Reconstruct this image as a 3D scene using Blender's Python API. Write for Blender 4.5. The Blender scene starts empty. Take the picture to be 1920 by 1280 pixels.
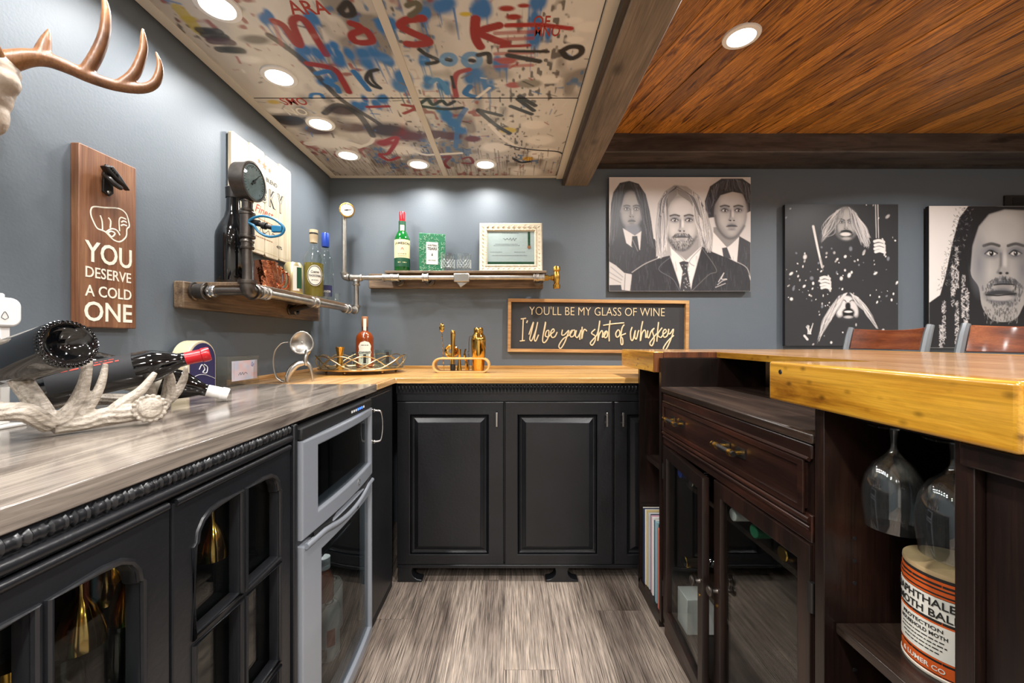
import bpy, bmesh, math, random
import numpy as np
from mathutils import Vector, Matrix
R = math.radians; PI = math.pi
sc = bpy.context.scene; COL = sc.collection
random.seed(7); np.random.seed(7)
# ---------------------------------------------------------------- camera
F, CX, CY, H = 770.0, 956.0, 637.0, 1.08        # focal length and vanishing point in 1920x1280 pixels, eye height in m
cd = bpy.data.cameras.new('camera'); cam = bpy.data.objects.new('camera', cd); COL.objects.link(cam)
cam.location = (0, 0, H); cam.rotation_euler = (R(90), 0, 0)
cd.sensor_width = 36; cd.lens = 36 * F / 1920; cd.shift_x = (960 - CX) / 1920; cd.shift_y = (CY - 640) / 1920
cd.clip_start = 0.02; cd.clip_end = 50
sc.camera = cam
# ---------------------------------------------------------------- world, exposure, light levels
wd = bpy.data.worlds.new('world'); sc.world = wd; wd.use_nodes = True
wd.node_tree.nodes['Background'].inputs[0].default_value = (.9, .95, 1, 1)
wd.node_tree.nodes['Background'].inputs[1].default_value = .25
vs = sc.view_settings; vs.view_transform = 'Standard'; vs.look = 'None'; vs.exposure = 0.0; vs.gamma = 1; vs.use_curve_mapping = False
LAMP_W = 4.5        # watts of each small recessed light over the bar
ROOM_W = 27         # watts of each plank ceiling light, the seen one and the added fill
REAR_FILL_W = 13         # watts of the fill lights added behind the camera
LAMP_COL = (1.0, .985, .965)
SPREAD = 150

# ---------------------------------------------------------------- helpers
def lin(c):
    if isinstance(c, str):
        c = c.lstrip('#'); c = [int(c[i:i+2], 16) for i in (0, 2, 4)]
    return tuple(((v/255)/12.92 if v/255 <= .04045 else ((v/255+.055)/1.055)**2.4) for v in c[:3])
def W(px, py, Y): return Vector(((px-CX)*Y/F, Y, H-(py-CY)*Y/F))
def onX(px, py, X):                                   # the point on the plane x = X seen at a pixel
    Y = X*F/(px-CX); return Vector((X, Y, H-(py-CY)*Y/F))
def onZ(px, py, Z):
    Y = (H-Z)*F/(py-CY); return Vector(((px-CX)*Y/F, Y, Z))
def spline(pts, n=6, closed=False):                   # Catmull-Rom
    P = [np.array(p, float) for p in pts]; m = len(P); out = []
    if m < 3: return [tuple(p) for p in P]
    for i in range(m if closed else m-1):
        g = (lambda k: P[k % m]) if closed else (lambda k: P[min(max(k, 0), m-1)])
        a, b, c, d = g(i-1), g(i), g(i+1), g(i+2)
        for j in range(n):
            t = j/n
            out.append(tuple(.5*((2*b)+(c-a)*t+(2*a-5*b+4*c-d)*t*t+(3*b-a-3*c+d)*t**3)))
    if not closed: out.append(tuple(P[-1]))
    return out
WL = {}
def wl(o): return WL.get(o.name, Vector((0, 0, 0))) if o else Vector((0, 0, 0))
def thing(name, label, cat, loc=(0, 0, 0), group=None, kind=None):
    o = bpy.data.objects.new(name, None); COL.objects.link(o); o.location = loc; o.empty_display_size = .05
    if label: o['label'] = label
    if cat: o['category'] = cat
    if group: o['group'] = group
    if kind: o['kind'] = kind
    WL[o.name] = Vector(loc); return o
def tag(o, label=None, cat=None, group=None, kind=None):
    if label: o['label'] = label
    if cat: o['category'] = cat
    if group: o['group'] = group
    if kind: o['kind'] = kind
    return o
def zto(axis): return Vector((0, 0, 1)).rotation_difference(Vector(axis).normalized()).to_matrix()
class MB:
    def __init__(s): s.v = []; s.f = []
    def add(s, vs_, fs):
        n = len(s.v); s.v += [tuple(p) for p in vs_]; s.f += [tuple(i+n for i in f) for f in fs]; return s
    def box(s, x0, x1, y0, y1, z0, z1):
        return s.add([(x, y, z) for z in (z0, z1) for y in (y0, y1) for x in (x0, x1)],
                     [(0, 2, 3, 1), (4, 5, 7, 6), (0, 1, 5, 4), (2, 6, 7, 3), (0, 4, 6, 2), (1, 3, 7, 5)])
    def obox(s, c, size, rot=None):
        h = [v/2 for v in size]; M = rot or Matrix.Identity(3); c = Vector(c)
        return s.add([c+M @ Vector((x, y, z)) for z in (-h[2], h[2]) for y in (-h[1], h[1]) for x in (-h[0], h[0])],
                     [(0, 2, 3, 1), (4, 5, 7, 6), (0, 1, 5, 4), (2, 6, 7, 3), (0, 4, 6, 2), (1, 3, 7, 5)])
    def lathe(s, prof, c=(0, 0, 0), axis=(0, 0, 1), seg=24):
        M = zto(axis); c = Vector(c); vv = []; ff = []; rings = []
        for r, h in prof:
            if r < 1e-6: rings.append([len(vv)]); vv.append(c+M @ Vector((0, 0, h)))
            else:
                rings.append(list(range(len(vv), len(vv)+seg)))
                vv += [c+M @ Vector((r*math.cos(2*PI*i/seg), r*math.sin(2*PI*i/seg), h)) for i in range(seg)]
        for a, b in zip(rings, rings[1:]):
            for i in range(seg):
                j = (i+1) % seg
                if len(a) == 1 and len(b) == 1: continue
                if len(a) == 1: ff.append((a[0], b[i], b[j]))
                elif len(b) == 1: ff.append((a[i], a[j], b[0]))
                else: ff.append((a[i], a[j], b[j], b[i]))
        return s.add(vv, ff)
    def cyl(s, a, b, r, seg=20):
        a = Vector(a); d = Vector(b)-a; L = d.length
        return s.lathe([(0, 0), (r, 0), (r, L), (0, L)], a, d, seg)
    def tube(s, pts, r, seg=10, closed=False, flat=None):
        P = [Vector(p) for p in pts]; n = len(P); rr = r if hasattr(r, '__len__') else [r]*n
        up = None; vv = []; ff = []
        for i, p in enumerate(P):
            a = P[(i-1) % n] if closed else P[max(i-1, 0)]; b = P[(i+1) % n] if closed else P[min(i+1, n-1)]
            t = (b-a); t = t.normalized() if t.length > 1e-9 else Vector((0, 0, 1))
            if flat is not None: up = Vector(flat)
            elif up is None: up = Vector((0, 0, 1)) if abs(t.z) < .9 else Vector((1, 0, 0))
            u = (up-t*up.dot(t)); u = u.normalized() if u.length > 1e-6 else t.orthogonal().normalized()
            if flat is None: up = u
            w = t.cross(u)
            vv += [p+(u*math.cos(2*PI*k/seg)+w*math.sin(2*PI*k/seg))*rr[i] for k in range(seg)]
        m = n if closed else n-1
        for i in range(m):
            for k in range(seg):
                a, b = i*seg, ((i+1) % n)*seg; j = (k+1) % seg
                ff.append((a+k, a+j, b+j, b+k))
        if not closed: ff += [tuple(range(seg))[::-1], tuple(range((n-1)*seg, n*seg))]
        return s.add(vv, ff)
    def prism(s, poly, plane, a, b):                  # plane names the two axes of poly; extruded a..b along the third
        def mk(p, t): return {'xy': (p[0], p[1], t), 'xz': (p[0], t, p[1]), 'yz': (t, p[0], p[1])}[plane]
        n = len(poly)
        return s.add([mk(p, a) for p in poly]+[mk(p, b) for p in poly],
                     [tuple(range(n))[::-1], tuple(range(n, 2*n))]+[(i, (i+1) % n, n+(i+1) % n, n+i) for i in range(n)])
    def ell(s, c, r, seg=16, rot=None):
        if not hasattr(r, '__len__'): r = (r, r, r)
        h = seg//2; vv = []; ff = []; M = rot or Matrix.Identity(3); c = Vector(c)
        for i in range(1, h):
            a = PI*i/h
            vv += [c+M @ Vector((r[0]*math.sin(a)*math.cos(2*PI*k/seg), r[1]*math.sin(a)*math.sin(2*PI*k/seg), -r[2]*math.cos(a))) for k in range(seg)]
        b = len(vv); vv += [c+M @ Vector((0, 0, -r[2])), c+M @ Vector((0, 0, r[2]))]
        for i in range(h-2):
            for k in range(seg):
                j = (k+1) % seg; ff.append((i*seg+k, i*seg+j, (i+1)*seg+j, (i+1)*seg+k))
        for k in range(seg):
            j = (k+1) % seg; ff += [(b, j, k), (b+1, (h-2)*seg+k, (h-2)*seg+j)]
        return s.add(vv, ff)
    def xf(s, fn): s.v = [tuple(fn(Vector(p))) for p in s.v]; return s
    def join(s, o): return s.add(o.v, o.f)
    def build(s, name, mat, parent=None, bev=0, smooth=38, seg=2, recalc=True):
        off = wl(parent); me = bpy.data.meshes.new(name)
        me.from_pydata([(p[0]-off.x, p[1]-off.y, p[2]-off.z) for p in s.v], [], s.f)
        if recalc:
            bm = bmesh.new(); bm.from_mesh(me); bmesh.ops.recalc_face_normals(bm, faces=bm.faces); bm.to_mesh(me); bm.free()
        if smooth:
            me.shade_smooth(); me.set_sharp_from_angle(angle=R(smooth))
        if mat: me.materials.append(mat)
        o = bpy.data.objects.new(name, me); COL.objects.link(o)
        if parent: o.parent = parent
        WL[o.name] = off.copy()
        if bev:
            b = o.modifiers.new('bevel', 'BEVEL'); b.width = bev; b.segments = seg; b.limit_method = 'ANGLE'; b.angle_limit = R(40)
            if smooth: b.harden_normals = False
        return o
def _from_curve(cu):
    o = bpy.data.objects.new('tmp', cu); COL.objects.link(o)
    dg = bpy.context.evaluated_depsgraph_get(); me = bpy.data.meshes.new_from_object(o.evaluated_get(dg))
    m = MB(); m.v = [tuple(v.co) for v in me.vertices]; m.f = [tuple(p.vertices) for p in me.polygons]
    bpy.data.objects.remove(o); bpy.data.curves.remove(cu); bpy.data.meshes.remove(me); return m
def shape2d(loops, ext, bev=0):                       # filled outline with holes, in xy, extruded 0..ext along z
    cu = bpy.data.curves.new('shape', 'CURVE'); cu.dimensions = '2D'; cu.fill_mode = 'BOTH'
    cu.extrude = max(ext/2-bev, 0); cu.bevel_depth = bev; cu.bevel_resolution = 1; cu.offset = -bev
    for l in loops:
        sp = cu.splines.new('POLY'); sp.points.add(len(l)-1)
        for q, p in zip(sp.points, l): q.co = (p[0], p[1], 0, 1)
        sp.use_cyclic_u = True
    return _from_curve(cu).xf(lambda p: p+Vector((0, 0, ext/2)))
def text(s, w=None, h=None, ext=.001, bold=0, shear=0, space=1, keep=False, res=3):
    cu = bpy.data.curves.new('text', 'FONT'); cu.body = s; cu.size = 1; cu.extrude = .0; cu.offset = bold; cu.shear = shear
    cu.space_character = space; cu.resolution_u = res; cu.extrude = .01
    m = _from_curve(cu); a = np.array(m.v); lo, hi = a.min(0), a.max(0)
    sx = w/(hi[0]-lo[0]) if w else None; sy = h/(hi[1]-lo[1]) if h else None
    if sx is None: sx = sy
    if sy is None: sy = sx
    if keep: sx = sy = min(sx, sy)
    c = (lo+hi)/2
    return m.xf(lambda p: Vector(((p.x-c[0])*sx, (p.y-c[1])*sy, (p.z+.01)/.02*ext)))
def dashes(w, h, ext=.0004, seed=0):                   # a line of print too small to read
    rr = random.Random(int(w*1e5)+seed); m = MB(); x = -w/2
    while x < w/2:
        l = min(rr.uniform(.8, 3.2)*h, w/2-x); m.box(x, x+l, -h*.3, h*.3, 0, ext); x += l+h*.6
    return m
def toBack(c, rot=0):                                  # local xy -> a surface that faces -Y, local z comes out of it
    ca, sa = math.cos(rot), math.sin(rot)
    return lambda p: Vector((c[0]+p.x*ca-p.y*sa, c[1]-p.z, c[2]+p.x*sa+p.y*ca))
def toLeft(c): return lambda p: Vector((c[0]+p.z, c[1]+p.x, c[2]+p.y))      # faces +X
def toRight(c): return lambda p: Vector((c[0]-p.z, c[1]-p.x, c[2]+p.y))     # faces -X
def wrap(c, r, ang=-PI/2, yaw=0):                      # local x wraps round a vertical cylinder, y is height
    return lambda p: Vector((c[0]+(r+p.z)*math.cos(ang+p.x/r), c[1]+(r+p.z)*math.sin(ang+p.x/r), c[2]+p.y))
def patch(c, r, ang, half, z0, z1, t=.0006, seg=14):   # a label round a cylinder
    m = MB(); vv = []; ff = []
    for i in range(seg+1):
        a = ang-half+2*half*i/seg
        for rr in (r, r+t):
            for z in (z0, z1): vv.append((c[0]+rr*math.cos(a), c[1]+rr*math.sin(a), c[2]+z))
    for i in range(seg):
        b = i*4; ff += [(b, b+4, b+5, b+1), (b+2, b+3, b+7, b+6), (b, b+2, b+6, b+4), (b+1, b+5, b+7, b+3)]
    ff += [(0, 1, 3, 2), (seg*4, seg*4+2, seg*4+3, seg*4+1)]
    return m.add(vv, ff)
def slice_x(m, step=.003):                             # cut a flat shape into strips so that it can bend
    bm = bmesh.new(); me = bpy.data.meshes.new('t'); me.from_pydata(m.v, [], m.f); bm.from_mesh(me); bpy.data.meshes.remove(me)
    xs = [p[0] for p in m.v]; x = min(xs)+step
    while x < max(xs):
        bmesh.ops.bisect_plane(bm, geom=bm.verts[:]+bm.edges[:]+bm.faces[:], plane_co=(x, 0, 0), plane_no=(1, 0, 0)); x += step
    bm.verts.index_update(); q = MB(); q.v = [tuple(v.co) for v in bm.verts]; q.f = [tuple(v.index for v in f.verts) for f in bm.faces]; bm.free(); return q
def copy_tree(o, parent=None):
    c = o.copy(); COL.objects.link(c); c.parent = parent; WL[c.name] = wl(o).copy()
    for ch in list(o.children): copy_tree(ch, c)
    return c
# ---------------------------------------------------------------- materials
def newmat(name):
    m = bpy.data.materials.new(name); m.use_nodes = True; nt = m.node_tree
    return m, nt, nt.nodes['Principled BSDF']
def nd(nt, t, **k):
    n = nt.nodes.new(t)
    for a, b in k.items():
        if hasattr(n, a): setattr(n, a, b)
        else: n.inputs[a.replace('_', ' ')].default_value = b
    return n
def mat(name, col, rough=.5, metal=0, var=0, vscale=8, bump=0, bscale=60, coat=0, spec=.5, emit=0):
    m, nt, b = newmat(name); c = lin(col)
    b.inputs['Base Color'].default_value = (*c, 1); b.inputs['Roughness'].default_value = rough; b.inputs['Metallic'].default_value = metal
    b.inputs['Coat Weight'].default_value = coat; b.inputs['Specular IOR Level'].default_value = spec
    if emit: b.inputs['Emission Color'].default_value = (*c, 1); b.inputs['Emission Strength'].default_value = emit
    if var or bump: tc = nd(nt, 'ShaderNodeTexCoord')
    if var:
        n = nd(nt, 'ShaderNodeTexNoise', Scale=vscale, Detail=5.0, Roughness=.6); nt.links.new(tc.outputs['Object'], n.inputs['Vector'])
        r = nd(nt, 'ShaderNodeValToRGB'); e = r.color_ramp.elements
        e[0].position = .3; e[1].position = .72
        e[0].color = (*[x*(1-var) for x in c], 1); e[1].color = (*[min(1, x*(1+var)) for x in c], 1)
        nt.links.new(n.outputs['Fac'], r.inputs['Fac']); nt.links.new(r.outputs['Color'], b.inputs['Base Color'])
    if bump:
        n2 = nd(nt, 'ShaderNodeTexNoise', Scale=bscale, Detail=3.0); nt.links.new(tc.outputs['Object'], n2.inputs['Vector'])
        bp = nd(nt, 'ShaderNodeBump', Strength=bump, Distance=.004); nt.links.new(n2.outputs['Fac'], bp.inputs['Height']); nt.links.new(bp.outputs['Normal'], b.inputs['Normal'])
    return m
def wood(name, cols, axis='x', freq=3.0, streak=10, rough=.5, coat=0, fine=.35, knots=0, bump=.12, dist=.6, angle=0, fscale=1.0, shuffle=1.0, spec=.5, vary=0):
    m, nt, b = newmat(name); L = nt.links.new
    b.inputs['Roughness'].default_value = rough; b.inputs['Coat Weight'].default_value = coat; b.inputs['Coat Roughness'].default_value = .08
    b.inputs['Specular IOR Level'].default_value = spec
    tc = nd(nt, 'ShaderNodeTexCoord'); oi = nd(nt, 'ShaderNodeObjectInfo')
    mu = nd(nt, 'ShaderNodeMath', operation='MULTIPLY'); mu.inputs[1].default_value = 37.0*shuffle; L(oi.outputs['Random'], mu.inputs[0])
    add = nd(nt, 'ShaderNodeVectorMath', operation='ADD'); rot = nd(nt, 'ShaderNodeMapping'); rot.inputs['Rotation'].default_value = (0, 0, angle)
    L(tc.outputs['Object'], rot.inputs['Vector']); L(rot.outputs['Vector'], add.inputs[0]); L(mu.outputs[0], add.inputs[1])
    def mp(a, s_):
        q = nd(nt, 'ShaderNodeMapping'); k = [s_]*3; k['xyz'.index(axis)] = a; q.inputs['Scale'].default_value = k
        L(add.outputs[0], q.inputs['Vector']); return q
    m1 = mp(1.0, streak); n1 = nd(nt, 'ShaderNodeTexNoise', Scale=freq, Detail=6.0, Roughness=.62, Distortion=dist); L(m1.outputs[0], n1.inputs['Vector'])
    ra = nd(nt, 'ShaderNodeValToRGB'); els = ra.color_ramp.elements
    k = len(cols)
    while len(els) < k: els.new(.5)
    for i, c in enumerate(cols):
        els[i].position = .28+.44*i/(k-1); els[i].color = (*lin(c), 1)
    L(n1.outputs['Fac'], ra.inputs['Fac'])
    m2 = mp(3.0*fscale, 150*fscale); n2 = nd(nt, 'ShaderNodeTexNoise', Scale=1.6, Detail=3.0, Roughness=.7); L(m2.outputs[0], n2.inputs['Vector'])
    r2 = nd(nt, 'ShaderNodeMapRange'); r2.inputs['From Min'].default_value = .35; r2.inputs['From Max'].default_value = .65
    r2.inputs['To Min'].default_value = 1-fine; r2.inputs['To Max'].default_value = 1+fine*.35; L(n2.outputs['Fac'], r2.inputs['Value'])
    mx = nd(nt, 'ShaderNodeMix', data_type='RGBA', blend_type='MULTIPLY'); mx.inputs[0].default_value = 1
    L(ra.outputs['Color'], mx.inputs[6]); L(r2.outputs['Result'], mx.inputs[7]); out = mx.outputs[2]
    if knots:
        m3 = mp(5.0, 9.0); vo = nd(nt, 'ShaderNodeTexVoronoi', Scale=knots); L(m3.outputs[0], vo.inputs['Vector'])
        r3 = nd(nt, 'ShaderNodeMapRange'); r3.inputs['From Min'].default_value = .05; r3.inputs['From Max'].default_value = .22
        r3.inputs['To Min'].default_value = .28; r3.inputs['To Max'].default_value = 1; L(vo.outputs['Distance'], r3.inputs['Value'])
        mk = nd(nt, 'ShaderNodeMix', data_type='RGBA', blend_type='MULTIPLY'); mk.inputs[0].default_value = .85
        L(out, mk.inputs[6]); L(r3.outputs['Result'], mk.inputs[7]); out = mk.outputs[2]
    if vary:
        r4 = nd(nt, 'ShaderNodeMapRange'); r4.inputs['To Min'].default_value = 1-vary; r4.inputs['To Max'].default_value = 1+vary; L(oi.outputs['Random'], r4.inputs['Value'])
        mv = nd(nt, 'ShaderNodeMix', data_type='RGBA', blend_type='MULTIPLY'); mv.inputs[0].default_value = 1; L(out, mv.inputs[6]); L(r4.outputs['Result'], mv.inputs[7]); out = mv.outputs[2]
    L(out, b.inputs['Base Color'])
    if bump:
        bp = nd(nt, 'ShaderNodeBump', Strength=bump, Distance=.002); L(n2.outputs['Fac'], bp.inputs['Height']); L(bp.outputs['Normal'], b.inputs['Normal'])
    return m
def glass(name, tint='#ffffff', ior=1.5, rough=0.0, body=0.0, bodycol=None, metal=0):
    # thin clear glass: light passes straight through, Fresnel reflection on top; 'body' adds a little tinted solid
    m, nt, b = newmat(name); nt.nodes.remove(b); out = nt.nodes['Material Output']; L = nt.links.new
    tr = nd(nt, 'ShaderNodeBsdfTransparent'); tr.inputs['Color'].default_value = (*lin(tint), 1)
    gl = nd(nt, 'ShaderNodeBsdfGlossy'); gl.inputs['Roughness'].default_value = rough
    lw = nd(nt, 'ShaderNodeLayerWeight'); lw.inputs['Blend'].default_value = .5; r0 = ((ior-1)/(ior+1))**2
    pw_ = nd(nt, 'ShaderNodeMath', operation='POWER'); pw_.inputs[1].default_value = 5; L(lw.outputs['Facing'], pw_.inputs[0])
    fr = nd(nt, 'ShaderNodeMath', operation='MULTIPLY_ADD'); fr.inputs[1].default_value = 1-r0; fr.inputs[2].default_value = r0; L(pw_.outputs[0], fr.inputs[0])
    mx = nd(nt, 'ShaderNodeMixShader'); src = tr.outputs[0]
    if body:
        di = nd(nt, 'ShaderNodeBsdfPrincipled'); di.inputs['Base Color'].default_value = (*lin(bodycol or tint), 1); di.inputs['Roughness'].default_value = .15; di.inputs['Metallic'].default_value = metal
        m0 = nd(nt, 'ShaderNodeMixShader'); m0.inputs[0].default_value = body; L(tr.outputs[0], m0.inputs[1]); L(di.outputs[0], m0.inputs[2]); src = m0.outputs[0]
    L(fr.outputs[0], mx.inputs[0]); L(src, mx.inputs[1]); L(gl.outputs[0], mx.inputs[2]); L(mx.outputs[0], out.inputs['Surface'])
    return m
def paintmat(name, rough=.55, coat=0, spec=.4):
    m, nt, b = newmat(name); a = nd(nt, 'ShaderNodeVertexColor', layer_name='paint'); nt.links.new(a.outputs['Color'], b.inputs['Base Color'])
    b.inputs['Roughness'].default_value = rough; b.inputs['Coat Weight'].default_value = coat; b.inputs['Specular IOR Level'].default_value = spec; return m
M = {}
M['wall'] = mat('wall_paint', '#5d656c', .5, var=.04, vscale=3, bump=.10, bscale=150)
M['black'] = mat('black_cabinet_paint', '#17181b', .33, var=.25, vscale=5, bump=.12, bscale=90)
M['black_deep'] = mat('black_inside', '#111113', .6)
M['brown'] = wood('dark_brown_stain', ['#0d0806', '#1b100c', '#2f1b14'], 'z', 2.2, 7, .32, fine=.3, bump=.1)
M['browny'] = wood('dark_brown_stain_rails', ['#140b08', '#2b1711', '#46261a'], 'y', 2.2, 7, .3, fine=.3, bump=.1)
M['brownx'] = wood('dark_brown_stain_top', ['#1c1512', '#2e231d', '#43342b'], 'y', 2.5, 9, .25, fine=.3)
M['greytop'] = wood('grey_oak_laminate', ['#443d38', '#665d56', '#8a8076', '#574f48'], 'y', 2.0, 9, .14, fine=.25, bump=.03, dist=1.0)
M['butcher'] = wood('honey_block', ['#8a5f2a', '#b98848', '#d3a666', '#a37335'], 'x', 1.1, 22, .25, fine=.25, bump=.05)
M['butchery'] = wood('honey_block_y', ['#8a6236', '#b68956', '#cca576', '#a37744'], 'y', 1.1, 22, .25, fine=.25, bump=.05)
M['baredge'] = wood('amber_pine', ['#7a4a10', '#b07a20', '#c9952f', '#9c6716'], 'y', 2.6, 6, .22, coat=.5, fine=.25, knots=4.2, bump=.06)
M['baredgex'] = wood('amber_pine_x', ['#7a4a10', '#b07a20', '#c9952f', '#9c6716'], 'x', 2.6, 6, .22, coat=.5, fine=.25, knots=4.2, bump=.06)
M['bartop'] = wood('bar_top_pine', ['#70492a', '#977048', '#b08a62'], 'y', 1.3, 14, .25, coat=.3, fine=.25, bump=.05)
M['endgrain'] = wood('end_grain', ['#3a1d10', '#6b3a1e', '#8d552c'], 'z', 6, 3, .4)
M['floor'] = wood('vinyl_plank', ['#5f5249', '#887a6f', '#a39486', '#776a60'], 'y', 1.3, 7, .42, fine=.8, bump=.15, fscale=1.35, vary=.08)
M['plank'] = wood('stained_ceiling_plank', ['#3a1e0a', '#7d4a18', '#d08c38', '#97601f', '#e6aa52'], 'y', 2.6, 9, .28, fine=.6, bump=.5, dist=2.2, vary=.38)
M['beamdark'] = wood('charred_beam', ['#1c1612', '#3b2f28', '#554a42', '#2b211c'], 'x', 2.0, 6, .45, fine=.4, knots=1.2, bump=.25)
M['beamtan'] = wood('weathered_beam', ['#463c33', '#75685a', '#8d7f6f'], 'y', 2.0, 6, .5, fine=.35, knots=1.0, bump=.2)
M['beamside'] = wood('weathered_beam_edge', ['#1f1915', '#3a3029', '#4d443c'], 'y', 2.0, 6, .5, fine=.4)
M['cream'] = mat('cream_trim', '#cdc5b6', .45)
M['white'] = mat('white_plastic', '#e9e7e3', .35)
M['lens'] = mat('lamp_lens', '#fffaf0', .4, emit=14)
M['steel'] = mat('galvanised_pipe', '#b6b1aa', .34, 1, var=.18, vscale=30)
M['steeldark'] = mat('dark_pipe', '#6b6560', .36, 1, var=.25, vscale=30)
M['iron'] = mat('cast_iron', '#3b3938', .4, .8, bump=.2)
M['brass'] = mat('brass', '#d9a94f', .22, 1)
M['gold'] = mat('polished_gold', '#d8aa55', .1, 1)
M['goldsat'] = mat('champagne_metal', '#cbb58c', .28, 1)
M['chrome'] = mat('chrome', '#cfcfce', .16, 1)
M['nickel'] = mat('brushed_nickel', '#b9b6b0', .3, 1)
M['fridge'] = mat('silver_fridge_paint', '#8f949c', .34, .35)
M['copper'] = mat('copper', '#d08360', .16, 1, bump=1.0, bscale=70)
M['glass'] = glass('clear_glass', '#f4f8f7', 1.45)
M['stem'] = glass('stemware', '#f0f4f4', 1.9, body=.006, bodycol='#ffffff')
M['pane'] = glass('cabinet_pane', '#eef2f1', 1.5)
M['crystal'] = glass('crystal', '#f4f8f8', 1.7, body=.02, bodycol='#ffffff')
M['cut'] = glass('crystal_facets', '#ffffff', 2.6, body=.45, bodycol='#e8ecec')
M['acrylic'] = glass('acrylic', '#f4f4ee', 1.45, body=.03, bodycol='#ffffff')
M['amberglass'] = glass('gold_tinted_glass', '#c99a2a', 1.9, body=.55, bodycol='#e9bd55', metal=1)
M['winebottle'] = mat('dark_bottle_glass', '#07080a', .06, spec=.8)
M['greenglass'] = mat('green_bottle_glass', '#0b5a22', .06, spec=.8)
M['whiskey'] = mat('amber_whiskey', '#7a3410', .06, spec=.8)
M['tequila'] = mat('tequila', '#b7a45a', .08, spec=.7)
M['bone'] = wood('bone_resin', ['#6f6558', '#a3988a', '#bdb2a4', '#968a7c'], 'y', 9, 4, .5, fine=.3, bump=.9, dist=1.2)
M['antler'] = wood('antler', ['#4a2d1a', '#7b5130', '#9c7048'], 'z', 5, 2, .38, fine=.25, bump=.3)
M['skull'] = mat('skull_bone', '#a89888', .55, var=.25, vscale=20, bump=.4, bscale=60)
M['paper'] = mat('paper', '#dcd8cc', .6)
M['cream_label'] = mat('cream_label', '#dccf9f', .5)
M['green_label'] = mat('green_label', '#10472c', .5)
M['red'] = mat('red_capsule', '#b3101c', .28)
M['ink'] = mat('black_ink', '#1b1917', .6)
M['redink'] = mat('red_ink', '#a23222', .6)
M['brownink'] = mat('brown_ink', '#8a5a36', .6)
M['whitepaint'] = mat('white_paint', '#e2dccb', .6, var=.08, vscale=60)
M['signwood'] = wood('brown_sign_wood', ['#543220', '#7c5136', '#946a4a'], 'z', 2.5, 9, .5, fine=.3)
M['creamwood'] = wood('cream_sign_wood', ['#a3947a', '#b8ab92', '#c4b9a3'], 'z', 2.5, 9, .55, fine=.12)
M['oak'] = wood('sign_frame_oak', ['#9a6a3a', '#b98a55', '#caa06a'], 'x', 2.5, 12, .5, fine=.3)
M['lightwood'] = wood('beech', ['#c79350', '#d9ab6a', '#e2ba7d'], 'x', 2.5, 9, .4, fine=.15)
M['chalk'] = mat('chalkboard', '#2f2f31', .6, var=.12, vscale=6)
M['boardwood'] = wood('shelf_board', ['#3a2c22', '#6b5744', '#8b745c', '#4c3b2e'], 'x', 2.5, 9, .45, fine=.4, knots=1.2)
M['boardwoody'] = wood('shelf_board_y', ['#3a2c22', '#6b5744', '#8b745c', '#4c3b2e'], 'y', 2.5, 9, .45, fine=.4, knots=1.2)
M['stoolwood'] = wood('stool_wood', ['#4a2312', '#7e3f20', '#a05a2e'], 'y', 2.0, 8, .3, coat=.4, fine=.25)
M['stoolmetal'] = mat('stool_metal', '#83888c', .35, .6)
M['navy'] = mat('navy', '#23234f', .45)
M['blue'] = mat('blue_vinyl', '#1f6d93', .35)
M['bluecap'] = mat('blue_cap', '#1c3f9c', .3)
M['canvas_side'] = mat('canvas_edge', '#17171a', .7)
M['print'] = paintmat('canvas_print', .42)
M['graffiti'] = paintmat('graffiti_print', .3, coat=.15)
M['antique'] = mat('antique_white', '#cfc3ab', .45, var=.15, vscale=40, bump=.5, bscale=120)
M['orange'] = mat('orange_tin', '#c8561d', .4)
M['green'] = mat('green_cloth', '#1f6b47', .55)
M['led'] = mat('blue_led', '#3f6cff', .4, emit=3)
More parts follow.
